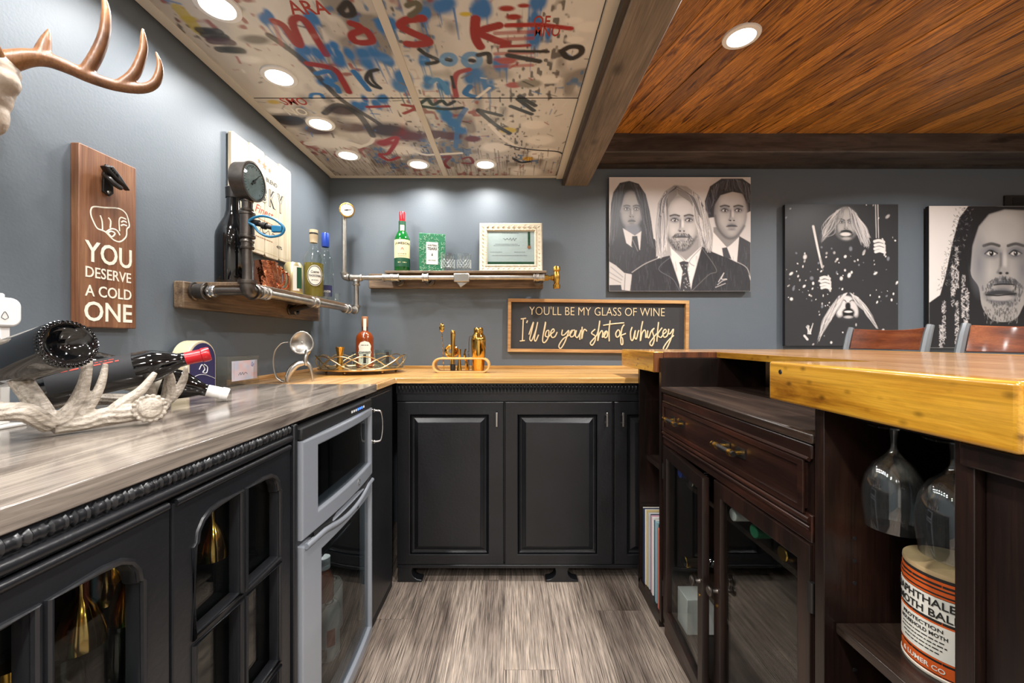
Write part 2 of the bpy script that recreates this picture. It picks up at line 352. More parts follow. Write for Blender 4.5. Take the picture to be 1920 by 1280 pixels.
# ---------------------------------------------------------------- painter for flat prints (per-vertex paint on a fine grid)
class Paint:
    def __init__(s, x0, y0, x1, y1, w, h, col):       # user units x0..x1, y0..y1 over a w x h grid of points
        s.x0, s.y0, s.x1, s.y1, s.w, s.h = x0, y0, x1, y1, w, h
        s.X = np.linspace(x0, x1, w)[None, :].repeat(h, 0); s.Y = np.linspace(y0, y1, h)[:, None].repeat(w, 1)
        s.a = np.ones((h, w, 3))*np.array(lin(col))
        s.px = abs(x1-x0)/(w-1)
    def win(s, xa, ya, xb, yb):
        f = lambda v, a, b, n: (v-a)/(b-a)*(n-1)
        i = sorted((f(xa, s.x0, s.x1, s.w), f(xb, s.x0, s.x1, s.w))); j = sorted((f(ya, s.y0, s.y1, s.h), f(yb, s.y0, s.y1, s.h)))
        i0, i1 = max(0, int(i[0])-1), min(s.w, int(i[1])+3); j0, j1 = max(0, int(j[0])-1), min(s.h, int(j[1])+3)
        return (slice(j0, j1), slice(i0, i1)) if i1 > i0 and j1 > j0 else None
    def mix(s, sl, cov, col):
        c = np.array(lin(col)); cov = np.clip(cov, 0, 1)[..., None]; s.a[sl] = s.a[sl]*(1-cov)+c*cov
    def stroke(s, pts, w, col, alpha=1, soft=None, w2=None, curve=True, rough=0):
        P = np.array(spline(pts, 6) if curve and len(pts) > 2 else pts, float); soft = soft or s.px*1.2
        w2 = w if w2 is None else w2; n = len(P); ww = np.linspace(w, w2, n)/2; m = max(w, w2)+soft
        sl = s.win(P[:, 0].min()-m, P[:, 1].min()-m, P[:, 0].max()+m, P[:, 1].max()+m)
        if sl is None: return
        X, Y = s.X[sl], s.Y[sl]; best = np.full(X.shape, -1e9)
        for k in range(n-1):
            a, b = P[k], P[k+1]; d = b-a; L = d @ d+1e-12
            t = np.clip(((X-a[0])*d[0]+(Y-a[1])*d[1])/L, 0, 1)
            best = np.maximum(best, ww[k]+(ww[k+1]-ww[k])*t-np.hypot(X-a[0]-t*d[0], Y-a[1]-t*d[1]))
        cov = best/soft+.5
        if rough: cov = np.clip(cov, 0, 1)*(1-rough*np.random.rand(*cov.shape))
        s.mix(sl, np.clip(cov, 0, 1)*alpha, col)
    def poly(s, pts, col, alpha=1, soft=None, curve=False):
        P = np.array(spline(pts, 5, True) if curve else pts, float); soft = soft or s.px*1.2
        sl = s.win(P[:, 0].min()-soft, P[:, 1].min()-soft, P[:, 0].max()+soft, P[:, 1].max()+soft)
        if sl is None: return
        X, Y = s.X[sl], s.Y[sl]; ins = np.zeros(X.shape, bool); d = np.full(X.shape, 1e9); n = len(P)
        for k in range(n):
            a, b = P[k], P[(k+1) % n]
            c = (a[1] > Y) != (b[1] > Y)
            with np.errstate(divide='ignore', invalid='ignore'):
                ins ^= c & (X < (b[0]-a[0])*(Y-a[1])/(b[1]-a[1]+1e-15)+a[0])
            e = b-a; t = np.clip(((X-a[0])*e[0]+(Y-a[1])*e[1])/(e @ e+1e-12), 0, 1)
            d = np.minimum(d, np.hypot(X-a[0]-t*e[0], Y-a[1]-t*e[1]))
        s.mix(sl, np.clip(np.where(ins, d, -d)/soft+.5, 0, 1)*alpha, col)
    def ell(s, cx, cy, rx, ry, col, alpha=1, soft=.15, rot=0):
        m = max(rx, ry)*(1+soft)
        sl = s.win(cx-m, cy-m, cx+m, cy+m)
        if sl is None: return
        X, Y = s.X[sl]-cx, s.Y[sl]-cy; c, q = math.cos(rot), math.sin(rot)
        d = np.hypot((X*c+Y*q)/rx, (-X*q+Y*c)/ry); s.mix(sl, ((1-d)/soft+.5)*alpha, col)
    def noise(s, nx, ny):
        g = np.random.rand(ny+1, nx+1); u = np.linspace(0, nx-1e-6, s.w); v = np.linspace(0, ny-1e-6, s.h)
        i = u.astype(int); j = v.astype(int); fu = (u-i)[None, :]; fv = (v-j)[:, None]; fu = fu*fu*(3-2*fu); fv = fv*fv*(3-2*fv)
        return (g[j][:, i]*(1-fu)+g[j][:, i+1]*fu)*(1-fv)+(g[j+1][:, i]*(1-fu)+g[j+1][:, i+1]*fu)*fv
    def mesh(s, name, place, material, parent, sub=None):   # place maps grid (u 0..1, v 0..1) arrays to xyz
        js, is_ = sub or (slice(0, s.h), slice(0, s.w)); a = s.a[js, is_]; h, w = a.shape[:2]
        x, y, z = place(s.X[js, is_], s.Y[js, is_]); off = wl(parent)
        co = np.stack([np.broadcast_to(x, (h, w))-off.x, np.broadcast_to(y, (h, w))-off.y, np.broadcast_to(z, (h, w))-off.z], -1).reshape(-1, 3)
        idx = np.arange(h*w).reshape(h, w); q = np.stack([idx[:-1, :-1], idx[:-1, 1:], idx[1:, 1:], idx[1:, :-1]], -1).reshape(-1)
        me = bpy.data.meshes.new(name); nq = len(q)//4
        me.vertices.add(h*w); me.vertices.foreach_set('co', co.ravel().astype(np.float32))
        me.loops.add(nq*4); me.loops.foreach_set('vertex_index', q.astype(np.int32))
        me.polygons.add(nq); me.polygons.foreach_set('loop_start', np.arange(0, nq*4, 4, dtype=np.int32))
        me.update(calc_edges=True)
        at = me.color_attributes.new('paint', 'FLOAT_COLOR', 'POINT')
        at.data.foreach_set('color', np.concatenate([np.clip(a, 0, 1).reshape(-1, 3), np.ones((h*w, 1))], 1).ravel().astype(np.float32))
        me.materials.append(material); me.shade_smooth()
        o = bpy.data.objects.new(name, me); COL.objects.link(o); o.parent = parent; WL[o.name] = off.copy(); return o
# ================================================================ THE ROOM
XL, YB, ZC, ZW = -1.072, 2.44, 2.043, 2.21            # left wall, back wall, printed ceiling, plank ceiling
XR, YF = 3.7, -2.3
def st(name, mb, m, **k): return tag(mb.build(name, m, **k), kind='structure')
st('wall_back', MB().box(XL-.1, XR+.1, YB, YB+.1, -.02, 2.4), M['wall'])
st('wall_left', MB().box(XL-.1, XL, YF, YB, -.02, 2.4), M['wall'])
M['bouncewall'] = mat('pale_bounce_paint', '#cfccc6', .6)  # unseen walls kept pale so they bounce fill light towards the bar
st('wall_right', MB().box(XR, XR+.1, YF, YB, -.02, 2.4), M['bouncewall'])
st('wall_front', MB().box(XL-.1, XR+.1, YF-.1, YF, -.02, 2.4), M['bouncewall'])
# floor of vinyl planks running away from the camera
fl = thing('floor', None, None, (0, 0, 0), kind='structure')
MB().box(XL-.1, XR+.1, YF-.1, YB+.1, -.05, -.004).build('floor_base', M['black_deep'], fl)
pw = .182; meshes = {}
for i in range(-6, 21):
    x0 = -.02+i*pw; yy = YF-((i*0.47) % 1.2)
    if i in (0, 1): yy = 1.345-1.22*3 if i == 0 else yy
    while yy < YB:
        a, b = max(yy, YF), min(yy+1.22, YB)
        if b-a > .03 and x0+pw > XL and x0 < XR:
            MB().box(max(x0, XL)+.0006, min(x0+pw, XR)-.0006, a+.0006, b-.0006, -.004, 0).build('plank', M['floor'], fl)
        yy += 1.22
# plank ceiling on the far side of the beam; the boards run 14 degrees off the wall's normal
pc = thing('ceiling', None, None, (0, 0, ZW), kind='structure')
MB().box(.40, XR, YF, YB, ZW+.03, ZW+.08).build('deck', M['black_deep'], pc)
ang = math.atan(.248); du = Vector((-math.sin(ang), math.cos(ang))); dw = Vector((math.cos(ang), math.sin(ang)))
def clip(poly, ax, val, keep_less):
    out = []
    for i in range(len(poly)):
        a, b = poly[i], poly[(i+1) % len(poly)]; ia = (a[ax] <= val) == keep_less; ib = (b[ax] <= val) == keep_less
        if ia: out.append(a)
        if ia != ib:
            t = (val-a[ax])/(b[ax]-a[ax]); out.append(a+(b-a)*t)
    return out
bw = .098
for i in range(-12, 60):
    w0 = i*bw
    q = [dw*(w0+.0012)+du*-4, dw*(w0+bw-.0012)+du*-4, dw*(w0+bw-.0012)+du*5, dw*(w0+.0012)+du*5]
    for ax, v, kl in ((0, .40, False), (0, XR, True), (1, YF, False), (1, 2.26, True)):
        q = clip(q, ax, v, kl)
        if len(q) < 3: break
    if len(q) >= 3:
        # built along its own grain: local y runs along the board
        loc = [(p.dot(dw), p.dot(du)) for p in q]
        o = MB().prism(loc, 'xy', ZW+random.uniform(0, .003), ZW+.03).build('plank', M['plank'], None, bev=.002)
        o.parent = pc; o.location = (0, 0, -ZW); o.rotation_euler = (0, 0, ang)
# beams
st('trim_1', MB().box(.325, .465, YF, YB, 1.992, 2.3), M['beamtan'], bev=.006)
st('trim_2', MB().box(.31, .3245, YF, YB, 1.996, 2.038), M['beamside'])
b2 = st('trim_3', MB().box(.466, XR, 2.25, YB, 2.107, ZW+.05), M['beamdark'], bev=.008)
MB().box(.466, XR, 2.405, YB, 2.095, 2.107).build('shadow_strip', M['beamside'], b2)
# printed ceiling over the bar
gc = thing('ceiling', None, None, (0, 0, ZC), kind='structure')
MB().box(XL, .31, YF, YB, ZC+.012, ZC+.06).build('deck', M['cream'], gc)
for nm, b in (('edge_trim', (XL+.012, XL+.05, YF, YB-.012, ZC-.004, ZC+.012)), ('edge_trim', (.274, .312, YF, YB-.012, ZC-.012, ZC+.012)),
              ('edge_trim', (XL+.012, .31, YB-.03, YB-.008, ZC-.006, ZC+.012)), ('joint_strip', (-.392, -.363, YF, YB-.03, ZC-.003, ZC+.012))):
    MB().box(*b).build(nm, M['cream'], gc, bev=.0015)
GX0, GX1, GY0, GY1 = XL+.05, .274, .42, YB-.03
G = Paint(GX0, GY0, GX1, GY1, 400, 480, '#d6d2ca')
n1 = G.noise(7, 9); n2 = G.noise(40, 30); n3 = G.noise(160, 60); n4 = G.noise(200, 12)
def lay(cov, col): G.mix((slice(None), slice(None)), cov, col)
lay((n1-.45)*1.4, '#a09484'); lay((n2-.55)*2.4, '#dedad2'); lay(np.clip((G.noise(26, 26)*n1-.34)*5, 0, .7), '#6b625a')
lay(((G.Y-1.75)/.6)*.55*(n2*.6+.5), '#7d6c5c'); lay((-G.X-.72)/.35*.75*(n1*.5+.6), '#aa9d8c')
lay(np.clip((G.noise(120, 90)*G.noise(9, 7)-.56)*7, 0, .85), '#3a342f'); lay(np.clip((G.noise(90, 90)*n1-.52)*6, 0, .8), '#3b6c9a'); lay(np.clip((G.noise(70, 80)*G.noise(6, 6)-.55)*6, 0, .8), '#8d2b24')
def g1(pts): return [tuple(onZ(330+x/3.764, y/3.764, ZC)[:2]) for x, y in pts]
def g2(pts): return [tuple(onZ(780+x/3.764, y/3.764, ZC)[:2]) for x, y in pts]
BLU, RED, BLK, WHT = '#2b70b0', '#96241f', '#25211f', '#e4dfd6'
rb = random.Random(5)
def gs(fn, pts, w, col, **k): G.stroke(fn(pts), w, col, **k)
# washes, blobs and drips first
for fn, spots in ((g1, [(930, 160, 70), (1090, 330, 50), (960, 380, 90), (1180, 410, 70), (1330, 410, 95), (1470, 410, 60), (1580, 560, 80), (1480, 170, 70), (1600, 620, 60), (1300, 730, 60), (1440, 720, 60), (650, 130, 60), (1060, 560, 60), (1740, 100, 50)]),
                  (g2, [(60, 90, 50), (200, 60, 90), (440, 60, 90), (860, 40, 80), (860, 150, 70), (880, 280, 80), (60, 440, 50), (120, 590, 70), (200, 600, 50), (400, 520, 90), (600, 460, 70), (520, 600, 60), (180, 800, 70), (240, 840, 60), (300, 900, 60)])):
    for x, y, r in spots:
        for k in range(4):
            p = onZ((330 if fn is g1 else 780)+(x+rb.uniform(-r, r)*.7)/3.764, (y+rb.uniform(-r, r)*.5)/3.764, ZC)
            G.ell(p.x, p.y, r*.6*p.y/F/3.764*rb.uniform(.6, 1.2), r*.8*p.y/F/3.764*rb.uniform(.6, 1.2)*1.3, BLU, rb.uniform(.5, .9), .5)
        for k in range(3):
            p = onZ((330 if fn is g1 else 780)+(x+rb.uniform(-r, r)*.8)/3.764, y/3.764, ZC)
            G.stroke([(p.x, p.y), (p.x, p.y+rb.uniform(.05, .16))], .006, BLU, alpha=.8, w2=.002)
for x, y, r, c in ((1230, 190, 110, WHT), (1115, 145, 70, WHT), (1120, 280, 70, WHT), (940, 560, 90, WHT), (830, 880, 90, WHT), (870, 990, 100, WHT), (900, 1085, 110, WHT),
                   (770, 1215, 110, WHT), (560, 1040, 100, WHT), (350, 100, 45, '#c9b23c'), (650, 920, 60, '#c9b23c'), (790, 1120, 40, '#c9a02c'), (640, 60, 60, RED), (690, 120, 60, RED), (760, 40, 45, RED),
                   (250, 960, 80, '#5a2c2a'), (400, 980, 60, '#6b2a28'), (140, 950, 90, '#5d3a36'), (690, 600, 60, '#a8504c'), (640, 430, 70, '#a8504c'), (800, 590, 90, '#8d8678')):
    p = onZ(780+x/3.764, y/3.764, ZC); G.ell(p.x, p.y, r*p.y/F/3.764, r*.45*p.y/F/3.764*p.y/(ZC-H)*.8, c, .85, .35)
for x, y, r, c in ((90, 130, 60, '#b59f37'), (690, 720, 50, '#c0a33a'), (220, 220, 70, BLK), (300, 270, 80, '#4a3038'), (400, 350, 90, '#45443f'), (800, 850, 150, '#3a2f2c'), (1180, 780, 130, '#4b3a36'), (1500, 920, 170, '#3c2c2c'),
                   (1250, 900, 120, '#6b5850'), (1000, 920, 120, '#57443e'), (1480, 1010, 90, RED), (1650, 960, 120, '#5c2426'), (1100, 1010, 160, WHT), (1600, 1060, 120, WHT), (520, 420, 90, WHT), (700, 780, 60, WHT), (400, 60, 80, '#7b7f82'), (560, 280, 110, '#6f675f')):
    p = onZ(330+x/3.764, y/3.764, ZC); G.ell(p.x, p.y, r*p.y/F/3.764, r*.4*p.y/F/3.764*p.y/(ZC-H)*.8, c, .75, .45)
# drips near the back edge
for k in range(230):
    x = rb.uniform(GX0, GX1); y = rb.uniform(2.05, 2.4)
    G.stroke([(x, y), (x+rb.uniform(-.004, .004), y+rb.uniform(.04, .16))], .005, rb.choice(['#3a2a20', '#5c4734', '#2c2420', '#6b2a22']), alpha=.7, w2=.002)
for k in range(180):
    x = rb.uniform(GX0, GX1); y = rb.uniform(GY0, GY1); c = rb.choice([BLU, RED, BLK, BLK, WHT, '#6b5a4a', BLU])
    a = rb.uniform(0, PI); l = rb.uniform(.006, .05)
    G.stroke([(x, y), (x+l*math.cos(a), y+l*math.sin(a))], rb.uniform(.003, .009), c, alpha=.75)
# strokes
gs(g1, [(20, 60), (90, 140), (160, 220)], .035, '#b8a33a', alpha=.8)
for y in (215, 250, 290, 350): gs(g1, [(170+(y-215), y), (300+(y-215)*1.2, y+8)], .03, BLK if y != 290 else '#4a2a33', alpha=.85)
gs(g1, [(660, 250), (900, 430), (1150, 690), (1400, 850), (1450, 890)], .024, '#332c28', alpha=.85)
gs(g1, [(1050, 800), (1150, 740), (1300, 820), (1390, 960)], .03, BLK, alpha=.8)
gs(g1, [(650, 830), (860, 845)], .05, BLK, alpha=.85)
gs(g1, [(930, 1015), (1150, 1000), (1290, 1030)], .04, WHT); gs(g1, [(1290, 1040), (1370, 1010), (1390, 980)], .02, WHT)
gs(g1, [(690, 150), (760, 185), (850, 310), (875, 300), (822, 165), (860, 125), (920, 160), (1000, 290), (1060, 385)], .026, RED)
gs(g1, [(695, 160), (745, 320)], .014, '#b0625a', alpha=.6)
gs(g1, [(1235, 165), (1290, 185), (1300, 215), (1240, 245), (1262, 290), (1330, 302), (1385, 285), (1345, 220), (1290, 200)], .026, RED)
gs(g1, [(930, 450), (1030, 465), (1120, 492), (1170, 560), (1220, 650)], .026, RED)
gs(g1, [(1255, 505), (1360, 635)], .024, BLU)
gs(g1, [(990, 520), (1080, 505), (1120, 560), (1060, 580), (1130, 610), (1150, 650)], .022, BLU)
gs(g1, [(950, 690), (960, 665), (1020, 665), (1040, 690)], .016, BLU)
gs(g1, [(1420, 492), (1365, 510), (1345, 560), (1390, 605), (1440, 622)], .018, BLK); gs(g1, [(1370, 500), (1390, 570), (1440, 618)], .014, BLK)
gs(g1, [(1160, 70), (1210, 20), (1250, 90), (1200, 110), (1160, 75)], .022, BLK)
gs(g1, [(1350, 755), (1500, 750)], .018, RED); gs(g1, [(1600, 740), (1690, 760), (1610, 800)], .018, RED)
gs(g1, [(1440, 1010), (1560, 970), (1500, 1080), (1440, 1090), (1500, 1130), (1570, 1110)], .024, '#9a2626')
gs(g1, [(1120, 560), (1010, 200)], .01, '#57504a', alpha=.5)
gs(g2, [(45, 130), (-60, 140), (-110, 180), (-40, 225), (60, 270), (90, 300), (0, 315), (-60, 310)], .03, RED)
gs(g2, [(420, 135), (415, 230), (430, 290), (455, 330)], .032, RED); gs(g2, [(585, 180), (450, 225), (540, 275), (640, 310)], .03, RED)
gs(g2, [(640, 180), (860, 175), (1000, 190), (1095, 202)], .018, '#a3211f'); gs(g2, [(600, 330), (800, 320)], .014, RED)
for y in (235, 280, 380, 420, 470): gs(g2, [(560, y), (820, y-10)], .016, '#a53a34', alpha=.7)
gs(g2, [(25, 350), (80, 390), (150, 420), (140, 440), (80, 450)], .018, BLK)
gs(g2, [(660, 360), (930, 365)], .014, BLK); gs(g2, [(650, 390), (870, 433)], .022, BLK)
gs(g2, [(1030, 360), (1060, 400), (1110, 410), (1165, 375), (1160, 335), (1090, 330), (1030, 360)], .022, BLK)
for c, r in (((230, 420), 42), ((395, 425), 55)):
    gs(g2, [(c[0]+r*math.cos(t), c[1]+r*.8*math.sin(t)) for t in np.linspace(0, 2*PI, 12)], .024, '#5b93c2', alpha=.9)
    gs(g2, [(c[0]-8, c[1]), (c[0]+10, c[1]+4)], .02, BLK)
gs(g2, [(440, 390), (510, 380), (520, 440)], .02, BLK)
gs(g2, [(375, 490), (290, 520), (270, 600), (285, 680)], .022, '#9d3c3a'); gs(g2, [(250, 540), (270, 620)], .012, BLK)
gs(g2, [(380, 610), (350, 660), (440, 690)], .026, BLU); gs(g2, [(430, 690), (520, 620)], .012, WHT)
gs(g2, [(110, 580), (150, 560), (200, 600), (220, 660)], .022, '#4d8abf')
gs(g2, [(20, 740), (80, 700), (120, 740), (180, 710), (220, 740), (270, 715)], .018, BLK); gs(g2, [(40, 750), (200, 770), (330, 760)], .02, BLK)
gs(g2, [(440, 775), (600, 815)], .022, BLK); gs(g2, [(440, 780), (560, 880), (660, 940)], .024, BLK); gs(g2, [(520, 880), (620, 980), (720, 1040)], .02, WHT)
for a, b in (((730, 680), (840, 745)), ((720, 700), (830, 780)), ((670, 750), (815, 805))): gs(g2, [a, b], .022, BLK)
gs(g2, [(630, 1020), (740, 1045), (860, 1060), (1000, 1070), (1050, 1100)], .012, BLK); gs(g2, [(350, 770), (300, 860), (280, 1040)], .024, BLU, alpha=.8)
gs(g2, [(190, 1110), (240, 1105), (200, 1150), (230, 1185)], .022, '#7a2424'); gs(g2, [(330, 1120), (380, 1110), (400, 1150), (330, 1150)], .018, '#7a2424')
gs(g2, [(-30, 1060), (60, 1090), (140, 1090), (320, 1080)], .02, WHT); gs(g2, [(-60, 40), (0, 20), (20, 60), (-40, 110)], .02, '#5d5a48')
gs(g2, [(690, 1120), (740, 1145), (800, 1140)], .02, BLK)
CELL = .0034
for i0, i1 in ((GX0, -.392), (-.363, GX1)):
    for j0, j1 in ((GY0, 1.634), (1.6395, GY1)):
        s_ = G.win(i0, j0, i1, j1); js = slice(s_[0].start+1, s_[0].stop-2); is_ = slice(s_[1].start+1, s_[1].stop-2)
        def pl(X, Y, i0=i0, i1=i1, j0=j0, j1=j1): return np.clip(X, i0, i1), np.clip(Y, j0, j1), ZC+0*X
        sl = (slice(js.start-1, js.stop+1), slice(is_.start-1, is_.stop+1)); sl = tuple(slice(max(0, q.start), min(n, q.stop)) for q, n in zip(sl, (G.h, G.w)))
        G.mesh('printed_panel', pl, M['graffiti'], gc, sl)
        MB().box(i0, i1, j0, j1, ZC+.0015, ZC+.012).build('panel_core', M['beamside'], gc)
MB().box(GX0, GX1, YF, GY0-.004, ZC, ZC+.012).build('plain_panel', M['cream'], gc)
def lettering(s, c, w, h, m, parent, bold=.01, name='lettering', rot=0):     # on the underside of the printed ceiling
    def pf(p):
        x, y = p.x*math.cos(rot)-p.y*math.sin(rot), p.x*math.sin(rot)+p.y*math.cos(rot)
        return Vector((c.x+x, c.y-y, ZC-.0008+p.z))
    text(s, w, h, .0006, bold).xf(pf).build(name, m, parent, smooth=0)
for s_, px, py, w, h, mm in (('ARA', 577, 14, .115, .05, 'redink'), ('NO', 556, 209, .085, .055, 'paper'), ('SMO', 551, 190, .10, .05, 'redink'), ('OF', 1016, 40, .05, .045, 'redink'), ('MNO', 1026, 58, .08, .045, 'redink')):
    lettering(s_, onZ(px, py, ZC), w, h, M[mm], gc)
# recessed lights
def downlight(loc, label, watts, r=.062, group='recessed ceiling lights'):
    t = thing('recessed_light', label, 'light', loc, group)
    MB().lathe([(r*.70, .001), (r*.74, -.006), (r*.97, -.004), (r, 0), (r, .004), (r*.7, .004)], loc, seg=36).build('trim_ring', M['white'], t)
    MB().lathe([(0, -.0035), (r*.72, -.0035), (r*.72, .002), (0, .002)], loc, seg=36).build('lens', M['lens'], t)
    ld = bpy.data.lights.new('lamp', 'AREA'); ld.shape = 'DISK'; ld.size = r*1.4; ld.energy = watts; ld.color = LAMP_COL; ld.spread = R(SPREAD)
    lo = bpy.data.objects.new('lamp', ld); COL.objects.link(lo); lo.parent = t; lo.location = (0, 0, -.009)
rowl = ['recessed light nearest the camera beside the deer antlers, at the top edge', 'second recessed light from the antlers in the row along the left wall',
        'third recessed light from the antlers in the row along the left wall', 'recessed light above the far end of the cream whisky sign']
for y, l in zip((1.183, 1.50, 1.826, 2.137), rowl): downlight((-.842, y, ZC-.001), l, LAMP_W)
downlight((-.50, 2.247, ZC-.001), 'left recessed light of the pair along the back wall, above the green bottle', LAMP_W)
downlight((-.134, 2.247, ZC-.001), 'right recessed light of the pair along the back wall, above the framed certificate', LAMP_W)
for k, y in enumerate((.866, .549, .232, -.4)): downlight((-.842, y, ZC-.001), 'recessed light along the left wall outside the view, '+['first', 'second', 'third', 'fourth'][k]+' before the antlers', LAMP_W)
for k, (x, y) in enumerate(((-.1, .2), (-.1, -.5), (-.1, -1.2), (-.6, -1.2), (-.1, -1.9))): downlight((x, y, ZC-.001), 'added fill light over the aisle behind the camera, '+['nearest', 'second', 'third', 'fourth', 'fifth'][k]+' from the bar', REAR_FILL_W)  # unseen lights added to brighten surfaces that face the camera
downlight((.862, 1.529, ZW-.001), 'glaring recessed light in the stained plank ceiling', ROOM_W, .066)
for (x, y), w in zip(((2.3, 1.529), (.862, .1), (2.3, .1), (1.6, -1.2), (3.2, -.8)), ('beyond the right stool', 'over the near end of the bar', 'over the seating side', 'farthest behind the camera', 'by the right wall')): downlight((x, y, ZW-.001), 'added fill light in the plank ceiling outside the view, '+w, ROOM_W, .066)  # out of view, added to lift the ambient light of the room
# ================================================================ COUNTERS AND CABINETS
ZT = .914
tag(MB().box(XL+.002, -.502, -.30, 1.548, ZT-.028, ZT).build('countertop', M['greytop'], bev=.002), 'glossy grey wood-grain countertop along the left wall', 'countertop')
ct = thing('countertop', 'honey coloured butcher block countertop turning the back corner', 'countertop', (-.2, 2.1, ZT-.026))
MB().prism([(XL+.002, 1.8), (-.50, 1.8), (-.50, 1.80), (.93, 1.80), (.93, YB-.001), (XL+.002, YB-.001)], 'xy', ZT-.024, ZT-.001).build('slab', M['butcher'], ct, bev=.002)
MB().box(XL+.002, -.50, 1.5495, 1.7995, ZT-.024, ZT-.001).build('return_slab', M['butchery'], ct, bev=.002)
MB().box(XL+.018, .93, YB-.018, YB-.001, ZT-.001, ZT+.014).build('upstand', M['butcher'], ct, bev=.002)
MB().box(XL+.001, XL+.017, 1.55, YB-.002, ZT-.001, ZT+.014).build('upstand', M['butchery'], ct, bev=.002)
# ---- display cabinet with arched glass doors (left)
XF = -.502                                            # door faces of the left run
dc = thing('display_cabinet', 'black painted display cabinet with arched glass doors under the grey counter', 'cabinet', (-.78, .45, 0))
ya, yb = -.058, .955
c = MB().box(XL+.004, XL+.02, ya, yb, .05, .884).box(XL+.02, XF-.024, ya, ya+.018, .05, .884).box(XL+.02, XF-.024, yb-.018, yb, .05, .884)
c.box(XL+.02, XF-.03, ya+.018, yb-.018, .085, .105).box(XL+.02, XF-.024, ya+.018, yb-.018, .872, .884).box(XF-.05, XF-.024, ya, yb, 0, .085)
c.box(XF-.045, XF-.024, ya+.018, yb-.018, .838, .872).build('body', M['black'], dc)
MB().box(XF-.030, XF+.006, .946, .962, .03, .884).build('side_stile', M['black'], dc, bev=.003)
MB().box(XL+.02, XF-.06, ya+.018, yb-.018, .425, .433).build('shelf', M['pane'], dc)
n = 420; ys = np.linspace(ya, .944, n); rr = []
for y in ys:
    u = ((y-ya)/.0235) % 1; rr.append(.0085+.0035*(max(0, math.cos((u-.33)*2*PI*2.6)) if .2 < u < .8 else 0)+.0012*math.cos(u*2*PI))
MB().tube([(XF-.008, y, .8735) for y in ys], rr, 10).build('bead_molding', M['black'], dc)
MB().tube([(XF-.004, y, .8535) for y in (ya, .944)], .0085, 14).box(XF-.024, XF-.005, ya, .944, .843, .886).build('rounded_molding', M['black'], dc)
def arch_pair(x0, xm0, xm1, x1, zb, zt):
    L = [(x0, zb), (xm0, zb), (xm0, zt), (x0+.05, zt), (x0+.034, zt-.003), (x0+.018, zt-.012), (x0+.008, zt-.026), (x0+.005, zt-.042), (x0, zt-.046)]
    Q = [(x1-(p[0]-x0) if p[0] != xm0 else xm1, p[1]) for p in L]
    return L, Q[::-1]
def rect(x0, x1, z0, z1): return [(x0, z0), (x1, z0), (x1, z1), (x0, z1)]
doorloops = []
for y0 in (-.058, .276, .610):
    w = .332; x0, x1, m0, m1 = .046, .282, .154, .174
    A, B = arch_pair(x0, m0, m1, x1, .61, .794)
    holes = [A, B]+[rect(a, b, z0, z1) for a, b in ((x0, m0), (m1, x1)) for z0, z1 in ((.385, .59), (.15, .365))]
    d = shape2d([rect(.001, w-.001, .095, .836)]+holes, .022, .003).xf(toLeft((XF-.022, y0, 0))).build('door', M['black'], dc, smooth=30)
    m = MB()
    for hl in holes:
        cx_ = sum(p[0] for p in hl)/len(hl); cz_ = sum(p[1] for p in hl)/len(hl)
        m.tube([(XF+.0005, y0+p[0]+(.004 if p[0] < cx_ else -.004)*-1, p[1]+(.004 if p[1] < cz_ else -.004)*-1) for p in hl], .0048, 8, closed=True)
    m.build('sash_bead', M['black'], d)
    MB().tube([(XF-.001, y0+.006, .836), (XF-.001, y0+w-.006, .836)], .006, 10).build('top_edge', M['black'], d)
    for hl in holes:
        ys_ = [p[0] for p in hl]; zs_ = [p[1] for p in hl]
        MB().box(XF-.026, XF-.0235, y0+min(ys_)-.004, y0+max(ys_)+.004, min(zs_)-.004, max(zs_)+.004).build('pane', M['pane'], d)
# things inside the display cabinet
def goblet(name, label, loc, m, h=.2, r=.034, flip=False, group='glassware in the display cabinet', cat='glass', stem=.42):
    p = [(0, .002), (r*.92, 0), (r*.92, .003), (.006, .008), (.0045, h*stem*.6), (.006, h*stem), (r*.6, h*(stem+.07)), (r*.97, h*(stem+.25)), (r, h*(stem+.33)), (r*.8, h), (r*.78, h), (r*.97, h*(stem+.33)), (r*.93, h*(stem+.25)), (r*.55, h*(stem+.09)), (0, h*stem+.004)]
    t = MB().lathe([(a, (h-b) if flip else b) for a, b in p], loc, seg=28).build(name, m)
    for v in t.data.vertices: v.co -= Vector(loc)
    t.location = loc; return tag(t, label, cat, group)
rk = thing('glass_rack', 'dark hanging rack for stemware inside the display cabinet', 'rack', (-.64, .7, .86), )
for x in (-.585, -.655, -.725): MB().box(x-.012, x+.012, .05, .93, .855, .871).build('rail', M['black_deep'], rk)
for (px, py, X), l in zip(((398, 1058, -.60), (152, 1140, -.615), (246, 1135, -.60), (200, 1130, -.68)), ('gold tinted goblet hanging upside down behind the door next to the fridge', 'pink gold goblet hanging upside down at the left of the arched pane', 'gold goblet hanging upside down at the right of the arched pane', 'gold goblet hanging upside down in the middle of the arched pane')):
    q = onX(px, py, X); goblet('goblet', l, (X, q.y, .640), M['amberglass'], .215, .0285, True, stem=.66)
for i, (X, Y) in enumerate(((-.69, .44), (-.70, .54), (-.605, .56), (-.63, .76), (-.72, .64), (-.63, .66))):
    goblet('wine_glass', 'clear stem glass on the display cabinet shelf, '+['nearest the camera', 'second from the camera', 'third from the camera', 'behind the door next to the fridge', 'deepest in the cabinet', 'between the doors'][i], (X, Y, .4335), M['glass'], .19 if i != 2 else .2, .036 if i != 2 else .02)
